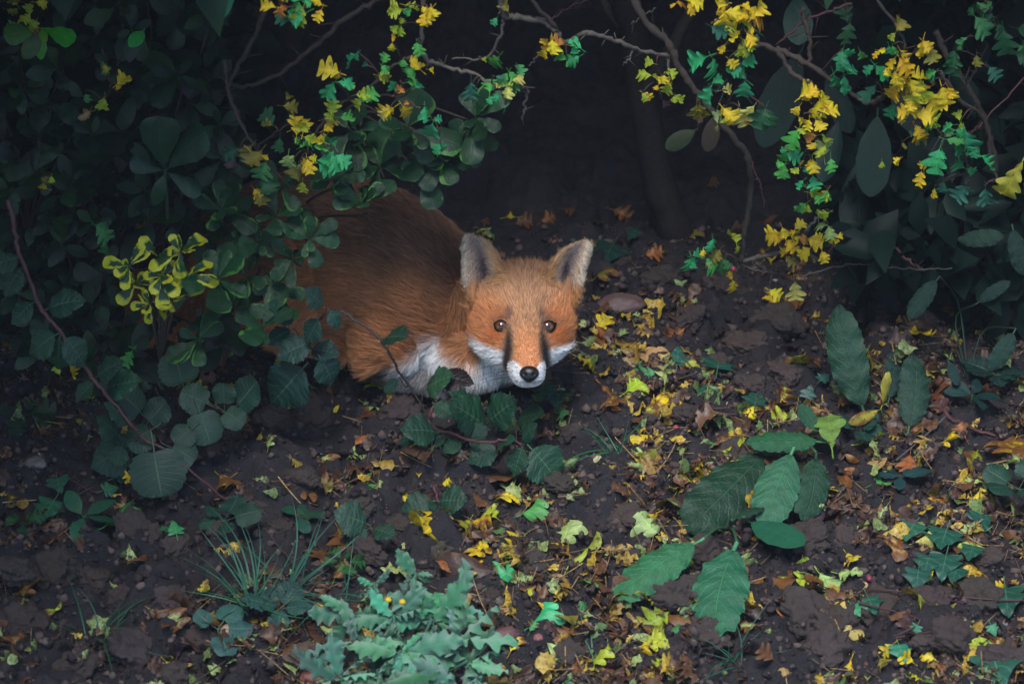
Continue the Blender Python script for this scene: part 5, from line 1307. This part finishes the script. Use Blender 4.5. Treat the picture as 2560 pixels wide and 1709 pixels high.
MORE = '''fall 1690 1022 1628 988 gold;fall 1816 1010 1796 1055 py;fall 1866 1064 1872 1020 y;fall 1432 885 1484 908 y;fall 1485 842 1512 800 gold;fall 1660 978 1666 928 pg;fall 1712 955 1722 915 yg
fall 1655 1275 1608 1298 y;fall 1395 1376 1422 1322 pg;fall 1594 1500 1512 1528 pg;fall 1685 1522 1590 1575 yg;fall 1660 1600 1700 1560 gr;fall 1316 1570 1364 1532 tb;fall 1480 1672 1500 1640 yg
fall 2086 1430 2158 1450 pg;fall 2040 1420 2075 1470 pg;fall 2225 1252 2182 1312 pg;fall 2245 1245 2235 1290 py;fall 2280 1358 2342 1332 py;fall 2408 1393 2452 1472 gold;fall 2518 1518 2566 1545 tan;fall 2122 1628 2108 1565 py
fall 2130 1640 2106 1704 gold;fall 1968 1709 1958 1655 tan;fall 2240 1602 2192 1648 gold;fall 668 1128 676 1100 pg;fall 1095 1214 1120 1203 y;fall 936 1195 930 1160 gr;fall 925 1220 915 1195 g;fall 1298 1212 1268 1252 y;fall 1346 1222 1340 1250 gold
fall 1248 1350 1280 1372 pg;fall 1212 1472 1258 1436 tb;fallround 1092 1402 1132 1422 ob;fall 1208 1695 1250 1675 y;fall 700 1512 690 1490 gold;fall 1180 1412 1232 1388 gold;fall 574 1508 544 1562 gold;fall 20 1265 30 1238 y;fallround 535 1452 505 1468 y
fall 290 1402 318 1372 gr;fall 520 1695 535 1672 pg;fall 115 1548 130 1515 yg;fall 30 1515 62 1508 g;fall 1945 770 1925 745 gold;fall 2300 1090 2280 1060 ob;fall 2140 1110 2240 1095 yg;fall 2330 1120 2370 1105 gold;fall 2420 1105 2400 1070 ob
fallround 2160 1180 2215 1140 tan;fall 2110 1190 2090 1230 y;fall 2170 1215 2230 1190 g;fall 2210 1240 2190 1290 pg;fall 2470 1170 2530 1160 pg;fall 2420 1260 2450 1235 y;fall 2300 1240 2350 1255 gold;fall 2060 1270 2040 1220 pg;fall 1760 1130 1780 1100 gr
fall 1720 1180 1750 1160 y;fall 1740 1210 1700 1190 yg;fallround 1780 1235 1730 1215 tan;fall 1690 1230 1670 1265 gr;fall 1800 1175 1760 1195 gold;fall 1590 1155 1612 1130 pg;fall 2055 1430 2020 1400 yg;fall 2000 1480 2010 1440 yg;fall 1500 1440 1470 1460 g;fall 1440 1490 1460 1510 gr
fall 1390 1500 1360 1520 gold;fall 1330 1500 1320 1470 yg;fall 1450 1560 1400 1590 y;fall 1580 1640 1630 1600 gold;fall 1620 1690 1650 1660 yg;fall 1270 1640 1290 1600 y;fall 1370 1680 1400 1630 pg;fall 1290 1290 1340 1270 g;fall 1320 1330 1290 1350 gold;fall 1250 1300 1225 1280 yg
fall 1180 1290 1160 1320 yg;fall 1210 1340 1195 1380 gold;fallround 1260 1410 1225 1400 ob;fall 1150 1470 1170 1440 y;fall 2560 1180 2540 1150 y;fall 2480 1480 2500 1460 gold;fall 2290 1660 2260 1640 gold;fall 2310 1700 2280 1690 y;fall 2380 1660 2350 1670 ob;fall 960 925 935 985 yg
fall 900 1000 930 1020 pg;fall 955 1010 975 995 tan;fallround 835 1035 840 1015 y;fall 720 1140 750 1160 yd;fall 540 1180 575 1210 pg;fall 480 1240 500 1220 y;fall 330 1250 300 1270 tan;fall 250 1320 300 1300 gr;fall 840 1310 860 1350 yg;fall 830 1460 850 1420 g'''
for row in MORE.replace('\n', ';').split(';'):
    if not row.strip(): continue
    k, a, b, c, d, col = row.split(); litter(k, (float(a), float(b)), (float(c), float(d)), col)
rl = random.Random(21)
n = 0; tries = 0
while n < 150 and tries < 4000:
    tries += 1
    px = rl.uniform(-40, 2600); py = rl.uniform(600, 1730)
    d = float(np.interp(px, [0, 500, 1000, 1300, 2560], [.22, .25, .5, 1, 1]))*float(np.interp(py, [600, 850, 950, 1730], [.12, .35, .9, 1]))
    if rl.random() > d: continue
    if 560 < px < 1500 and py < 1000: continue
    if px < 640 and py < 1120: continue
    L = rl.uniform(34, 78); a = rl.uniform(0, 6.28)
    col = rl.choice(['y', 'gold', 'yg', 'pg', 'gr', 'ob', 'br', 'tan', 'br', 'dkbr', 'yd', 'pur', 'py', 'dkbr', 'yg'])
    if py < 900 and col in ('y', 'pg', 'py', 'yg'): col = rl.choice(['gold', 'ob', 'br', 'yd'])
    k = rl.choice(['fall', 'fall', 'fall', 'fallround']) if col not in ('br', 'ob', 'dkbr', 'pur') else rl.choice(['fall', 'falloak', 'fallround'])
    litter(k, (px, py), (px+L*math.cos(a), py+L*.62*math.sin(a)), col); n += 1
for px, py, c in ((1255,545,'gold'),(1275,560,'br'),(1345,560,'ob'),(1400,520,'br'),(1170,555,'br'),(1480,700,'yd'),(1600,640,'ob'),(1420,640,'br'),(1700,600,'yd'),(1520,520,'ob'),(1880,560,'br'),(1760,470,'br')):
    litter('fall', (px, py), (px+random.uniform(25, 45), py+random.uniform(-18, 18)), c, where='deep in the hollow')
# crumbs of leaf, stalks and grit too small to pick out one by one
def scatter_px(n, dens=True):
    out = []
    while len(out) < n:
        px = rl.uniform(-120, 2680); py = rl.uniform(560, 1800)
        d = float(np.interp(px, [0, 600, 1100, 2560], [.35, .4, .8, 1]))*float(np.interp(py, [560, 900, 1800], [.2, .8, 1]))*float(.05+1.1*smoothstep(.40, .70, vnoise(np.array(px/150.), np.array(py/95.), 1.0, 44)))
        if not dens or rl.random() < d: out.append(on_soil(px, py))
    return np.array(out)
P = scatter_px(2700); n = len(P)
def chips(name, P, lmin, lmax, mats, label, seed, thin=False):
    r = np.random.default_rng(seed); n = len(P)
    T = []
    for k in range(6):
        rr = random.Random(seed*10+k)
        if thin: V, F, _ = leaf_vf(tab([0, 1], [1, .6]), 1.0, .035, rows=6, cols=1, sweep=0, fold=.5, droop=rr.uniform(-.3, .4), pet=0, twist=rr.uniform(-.5, .5), seed=k)
        else: V, F, _ = leaf_vf(lobed(rr.choice([1.6, 2.2, 2.7]), .2, .6, haw_env, rr.uniform(0, .5)), 1.0, rr.uniform(.6, 1.1), rows=11, cols=1, sweep=rr.uniform(.1, .6), fold=rr.uniform(-.5, .7), droop=rr.uniform(-.4, .6), wave=rr.uniform(.05, .2), pet=0, twist=rr.uniform(-1.5, 1.5), roll=rr.uniform(-.6, 1), seed=k)
        V = np.array(V)-np.array([0, .5, 0]); T.append((V, np.array([q for q in F])))
    a = r.uniform(0, 6.28, n); d = np.stack([np.cos(a), np.sin(a), r.normal(0, .25, n)], 1); d /= np.linalg.norm(d, axis=1)[:, None]
    up = np.stack([r.normal(0, .45, n), r.normal(0, .45, n), np.ones(n)], 1); x = np.cross(d, up); x /= np.linalg.norm(x, axis=1)[:, None]; z = np.cross(x, d)
    L = (lmin+(lmax-lmin)*r.random(n)**1.8)[:, None]; which = r.integers(0, 6, n); pick = r.random(n)
    for mat, (lo, hi) in mats:
        VV = []; FF = []; TT = []; o = 0
        for k in range(6):
            s_ = np.where((pick >= lo) & (pick < hi) & (which == k))[0]; V, F = T[k]
            if not len(s_): continue
            W = P[s_][:, None]+np.array([0, 0, .0045])+L[s_][:, None]*(x[s_][:, None]*V[None, :, :1]+d[s_][:, None]*V[None, :, 1:2]+z[s_][:, None]*V[None, :, 2:])
            VV.append(W.reshape(-1, 3)); FF.append((np.arange(len(s_))[:, None, None]*len(V)+F[None]).reshape(-1, 4)+o); TT.append(np.repeat(r.random(len(s_)), len(V))); o += len(s_)*len(V)
        me = fast_mesh(name, np.vstack(VV), np.vstack(FF)); me.materials.append(mat)
        at = me.attributes.new('tint', 'FLOAT', 'POINT'); at.data.foreach_set('value', np.concatenate(TT).astype(np.float32))
        tag(link(bpy.data.objects.new(name, me)), label, None, None, 'stuff')
def crumb_mat(name, c0, c1):
    t = NT(name); a = t.n('Attribute', attribute_name='tint'); g = t.n('NewGeometry').outputs['Position']
    c = t.mix(a.outputs['Fac'], (*c0, 1), (*c1, 1)); f = t.ramp(t.noise(260, 4, .6, g), [(.45, (0, 0, 0)), (.68, (1, 1, 1))])
    c = t.mix(t.math('MULTIPLY', f, .85), c, (.035, .018, .010, 1))
    b = t.n('BsdfPrincipled'); t.set(b.inputs['Base Color'], c); t.set(b.inputs['Roughness'], t.math('ADD', .3, t.math('MULTIPLY', t.noise(90, 3, .6, g), .4)))
    return t.out(b.outputs[0])
chips('leaf_crumbs', P, .009, .036, [(crumb_mat('brown_crumbs', (.022, .013, .012), (.15, .065, .028)), (0, .60)), (crumb_mat('yellow_crumbs', (.22, .13, .02), (.55, .38, .04)), (.60, .78)), (crumb_mat('green_crumbs', (.07, .15, .04), (.34, .42, .14)), (.78, 1.01))], 'scraps of broken leaf strewn over the soil', 3)
P = scatter_px(1500); chips('dead_stalks', P, .014, .05, [(crumb_mat('stalks', (.07, .04, .02), (.42, .27, .10)), (0, 1.01))], 'loose dead leaf stalks and straws on the soil', 4, True)
# grit: crumbs of soil
P = scatter_px(15000, False); P = np.vstack([P, scatter_px(2500)])
bm = bmesh.new(); bmesh.ops.create_icosphere(bm, subdivisions=1, radius=1.0); iv = np.array([v.co[:] for v in bm.verts]); jf = np.array([[v.index for v in f.verts] for f in bm.faces]); bm.free()
rg = np.random.default_rng(77); ng = len(P); sz = (.0010+.0052*rg.random(ng)**3.2)[:, None, None]
V = P[:, None]+np.array([0, 0, .0008])+sz*iv[None]*(1+.35*rg.normal(size=(ng, len(iv), 1)))*rg.uniform(.6, 1.2, (ng, 1, 3))
gr = fast_mesh('soil_grit', V.reshape(-1, 3), (np.arange(ng)[:, None, None]*len(iv)+jf[None]).reshape(-1, 3), False)
at = gr.attributes.new('tint', 'FLOAT', 'POINT'); at.data.foreach_set('value', np.repeat(rg.random(ng)**2, len(iv)).astype(np.float32))
gr.materials.append(cloud_mat('grit', (.026, .021, .023), (.13, .095, .085), 0.0, .8))
tag(link(bpy.data.objects.new('soil_grit', gr)), 'fine crumbs of soil and grit', None, None, 'stuff')
# clods and pebbles
from mathutils import noise as mnoise
def rock_vf(seed, sub=3, rough=.22):
    bm = bmesh.new(); bmesh.ops.create_icosphere(bm, subdivisions=sub, radius=1.0); off = Vector((seed*3.1, seed*1.7, seed*.9))
    for v in bm.verts:
        p = v.co.copy()
        cell = mnoise.cell_vector(p*1.3+off)
        q = mnoise.fractal(p*1.1+off, .9, 2.1, 6)*rough*1.6+abs(mnoise.noise(p*2.7+off))*rough*1.1
        k = max(.45, 1+q)
        v.co = Vector((p.x*k, p.y*k*.85, max(p.z, -.7)*k*.66))
    m = bpy.data.meshes.new('clod'); bm.to_mesh(m); bm.free(); m.polygons.foreach_set('use_smooth', [True]*len(m.polygons))
    return m
def earth_mat(name, rough=.85, bump=.9, sc=60):
    t = NT(name); col = t.n('ObjectInfo').outputs['Color']; tc = t.n('TexCoord').outputs['Object']; geo = t.n('NewGeometry').outputs['Position']
    c = t.mix(t.noise(sc, 5, .7, geo), t.mix(1.0, col, (.55, .55, .55, 1), 'MULTIPLY'), t.mix(1.0, col, (1.35, 1.3, 1.25, 1), 'MULTIPLY'))
    bp = t.n('Bump'); bp.inputs['Strength'].default_value = bump; bp.inputs['Distance'].default_value = .004; t.set(bp.inputs['Height'], t.noise(sc*4, 6, .72, geo))
    b = t.n('BsdfPrincipled'); t.set(b.inputs['Base Color'], c); b.inputs['Roughness'].default_value = rough; t.set(b.inputs['Normal'], bp.outputs[0])
    return t.out(b.outputs[0])
EMt, SMt = earth_mat('clod_earth'), earth_mat('stone', .5, .3, 90)
CL = [rock_vf(i, 5, .30) for i in range(6)]; PB = [rock_vf(40+i, 4, .13) for i in range(4)]
for m in CL: m.materials.append(EMt)
for m in PB: m.materials.append(SMt)
def clod(px, py, r, col, label, grp=None,  pebble=False, sx=1.0, rot=None, name=None, cat=None):
    p = on_soil(px, py); o = bpy.data.objects.new(name or ('pebble' if pebble else 'soil_clod'), random.choice(PB if pebble else CL)); COL.objects.link(o)
    k = r/2000; o.location = (p[0], p[1], p[2]+k*(.16 if not pebble else .4)-.004)
    o.rotation_euler = (random.uniform(-.3, .3), random.uniform(-.3, .3), random.uniform(0, 6.28) if rot is None else rot)
    o.scale = (k*sx, k, k); o.color = (*jit(col, .12), 1); tag(o, label, cat or ('pebble' if pebble else 'clod'), grp); return o
E = (.058, .042, .038)
clod(768, 1042, 62, E, 'large round brown clod below the blue green bramble leaves'); clod(690, 1050, 42, E, 'smaller dark clod leaning against the large round one')
clod(1003, 1032, 48, E, 'brown clod behind the fine twig under the fox\'s chest'); clod(1862, 862, 48, (.085, .058, .052), 'pinkish clod in the shade right of the fox')
clod(1548, 772, 42, (.13, .085, .08), 'pale pink elongated stone behind the fox\'s cheek', sx=1.5, rot=.1, pebble=True, name='stone', cat='stone')
clod(1631, 1182, 21, (.24, .14, .12), 'smooth pink pebble on bare soil', None, True); clod(1496, 1148, 14, (.55, .48, .32), 'small cream pebble under a curved grass blade', None, True)
clod(572, 1580, 22, (.34, .25, .19), 'egg shaped tan pebble between blue green leaves', None, True); clod(342, 1306, 8, (.75, .73, .72), 'tiny white pebble on the left-hand clods', None, True)
clod(768, 1640, 44, (.12, .085, .055), 'angular sandy brown stone left of the felted plant', None, False, name='stone', cat='stone'); clod(800, 1697, 34, (.19, .065, .055), 'brick red stone at the foot of the felted plant', None, True, 1.4, .2, name='stone', cat='stone')
clod(1262, 1590, 26, (.13, .065, .065), 'dusky pink stone right of the felted plant', None, True, 1.3, .4, name='stone', cat='stone'); clod(90, 1160, 24, (.10, .09, .095), 'bluish grey pebble on the shaded soil', None, True, 1.3, 2.6)
clod(1718, 1672, 9, (.7, .68, .66), 'tiny white pebble among litter', None, True); clod(1345, 1590, 12, (.25, .10, .10), 'tiny rosy pebble near the arching grass blades', None, True)
clod(1085, 1375, 40, (.055, .048, .035), 'mossy rounded clod beside the dark hole in the soil'); clod(1940, 700, 9, (.32, .28, .3), 'tiny lilac grey pebble below the leaning branch', None, True)
for px, py, r in [(40,1420,62),(130,1430,70),(240,1450,55),(60,1560,70),(180,1660,75),(330,1620,60),(430,1500,52),(340,1330,62),(450,1360,50),(640,1265,55),(560,1330,45),(700,1330,42),(300,1490,40),(500,1600,42),(420,1680,55),(880,1255,50),(930,1385,48),(1000,1330,52),(1060,1440,34),(1740,1380,60),(1700,1490,58),(1780,1580,52),(2030,1340,64),(2110,1340,46),(2010,1540,72),(2100,1560,60),(2200,1540,70),(2060,1620,60),(2330,1500,52),(2440,1490,64),(2480,1400,40),(2400,1600,70),(2300,1600,40),(2520,1650,60),(1780,900,44),(1880,960,40),(1960,940,56),(1950,820,70),(1720,1030,38),(1600,1060,36),(1850,1140,46),(1430,1080,36),(1560,1290,44),(1400,1200,40),(1340,1400,40),(1450,1430,38),(1580,1400,34),(1730,790,48),(1800,720,60),(1640,700,52),(2180,780,54),(2050,700,40),(1540,660,40),(780,1200,36),(1230,1500,36),(1420,1640,42),(1700,1690,50)]:
    clod(px+random.uniform(-12, 12), py+random.uniform(-8, 8), r*random.uniform(.7, .95), (.056, .041, .037), ('very big' if r > 62 else 'big' if r > 52 else 'middling' if r > 44 else 'rough small' if r > 37 else 'low')+' brown soil clod '+near(px, py), 'soil clods on the bank')
for k in range(46):
    px, py = rl.uniform(900, 2540), rl.uniform(1020, 1700)
    clod(px, py, rl.uniform(8, 16), rl.choice([(.09, .06, .05), (.11, .07, .06), (.07, .05, .05)]), 'small brown crumb of earth '+near(px, py), 'crumbs of earth on the bank')
# sticks on the ground
for lab, pts, r0, r1, mat in [
 ('brown bramble stick slanting across the right-hand docks', [(2320,990),(2360,1040),(2440,1075),(2520,1110),(2600,1145)], .0026, .0020, WOODR),
 ('thin grey twig lying among the right-hand litter', [(2240,1150),(2300,1100),(2365,1040)], .0011, .0009, WOODG),
 ('wet black twig lying below the brown clod', [(800,1135),(880,1132),(970,1125)], .0022, .0014, plain_mat('wet_twig', (.012, .011, .014), .25, .6)),
 ('long thin dark stem trailing past the tall grass', [(575,1258),(640,1310),(710,1380),(760,1440),(800,1470)], .0011, .0008, WOOD),
 ('dark twig on the soil below the bush', [(145,1278),(190,1240),(235,1215)], .0012, .0010, WOOD),
 ('fine bent twig on the soil at the lower left', [(480,1709),(580,1640),(660,1590)], .0012, .0008, WOOD),
 ]:
    P = [on_soil(*q, .006) for q in pts]; t = empty('fallen_stick', P[0], lab, 'stick')
    C = catmull(P, len(P)*5); C[:, 2] = [max(c[2], soil_z(c[0], c[1])+r0*.6) for c in C]
    stem(t, C, r0, r1, mat, 'wood', 6, .4); stem(t, [C[len(C)//2], C[len(C)//2]+np.array([.004, .008, .006]), C[len(C)//2]+np.array([.006, .016, .008])], r1*.7, r1*.3, mat, 'side_twig', 4)
for px, py in ((1833, 672), (1690, 1068), (2173, 1446)):
    p = on_soil(px, py, .004) if py > 900 else D(px, py, -.06)
    V, F = sphere_vf(.0036, 12, 8); m = mesh('berry', V, F); m.materials.append(bpy.data.materials.get('berry') or plain_mat('berry', (.30, .03, .07), .3))
    o = link(bpy.data.objects.new('berry', m)); o.location = Vector(p); tag(o, {1833: 'dark red berry hanging below the forked branch foot', 1690: 'small red berry lying near the yellow oak leaf', 2173: 'bright red berry on brown clods'}[px], 'berry')

# ================================================================== added haze volume, lifts the dark tones towards blue
hv = [(x, y, z) for x in (-450, 450) for y in (-450, 450) for z in (-1.2, 3.4)]
hf = [(0, 1, 3, 2), (4, 6, 7, 5), (0, 4, 5, 1), (2, 3, 7, 6), (0, 2, 6, 4), (1, 5, 7, 3)]
hm = mesh('haze', hv, hf, False)
t = NT('haze'); v = t.n('VolumePrincipled'); v.inputs['Color'].default_value = (.80, .88, 1.0, 1); v.inputs['Density'].default_value = .0028
o_ = t.n('OutputMaterial'); t.set(o_.inputs['Volume'], v.outputs[0]); hm.materials.append(t.m)
tag(link(bpy.data.objects.new('haze', hm)), 'thin bluish haze added to lift the dark tones', None, None, 'stuff')
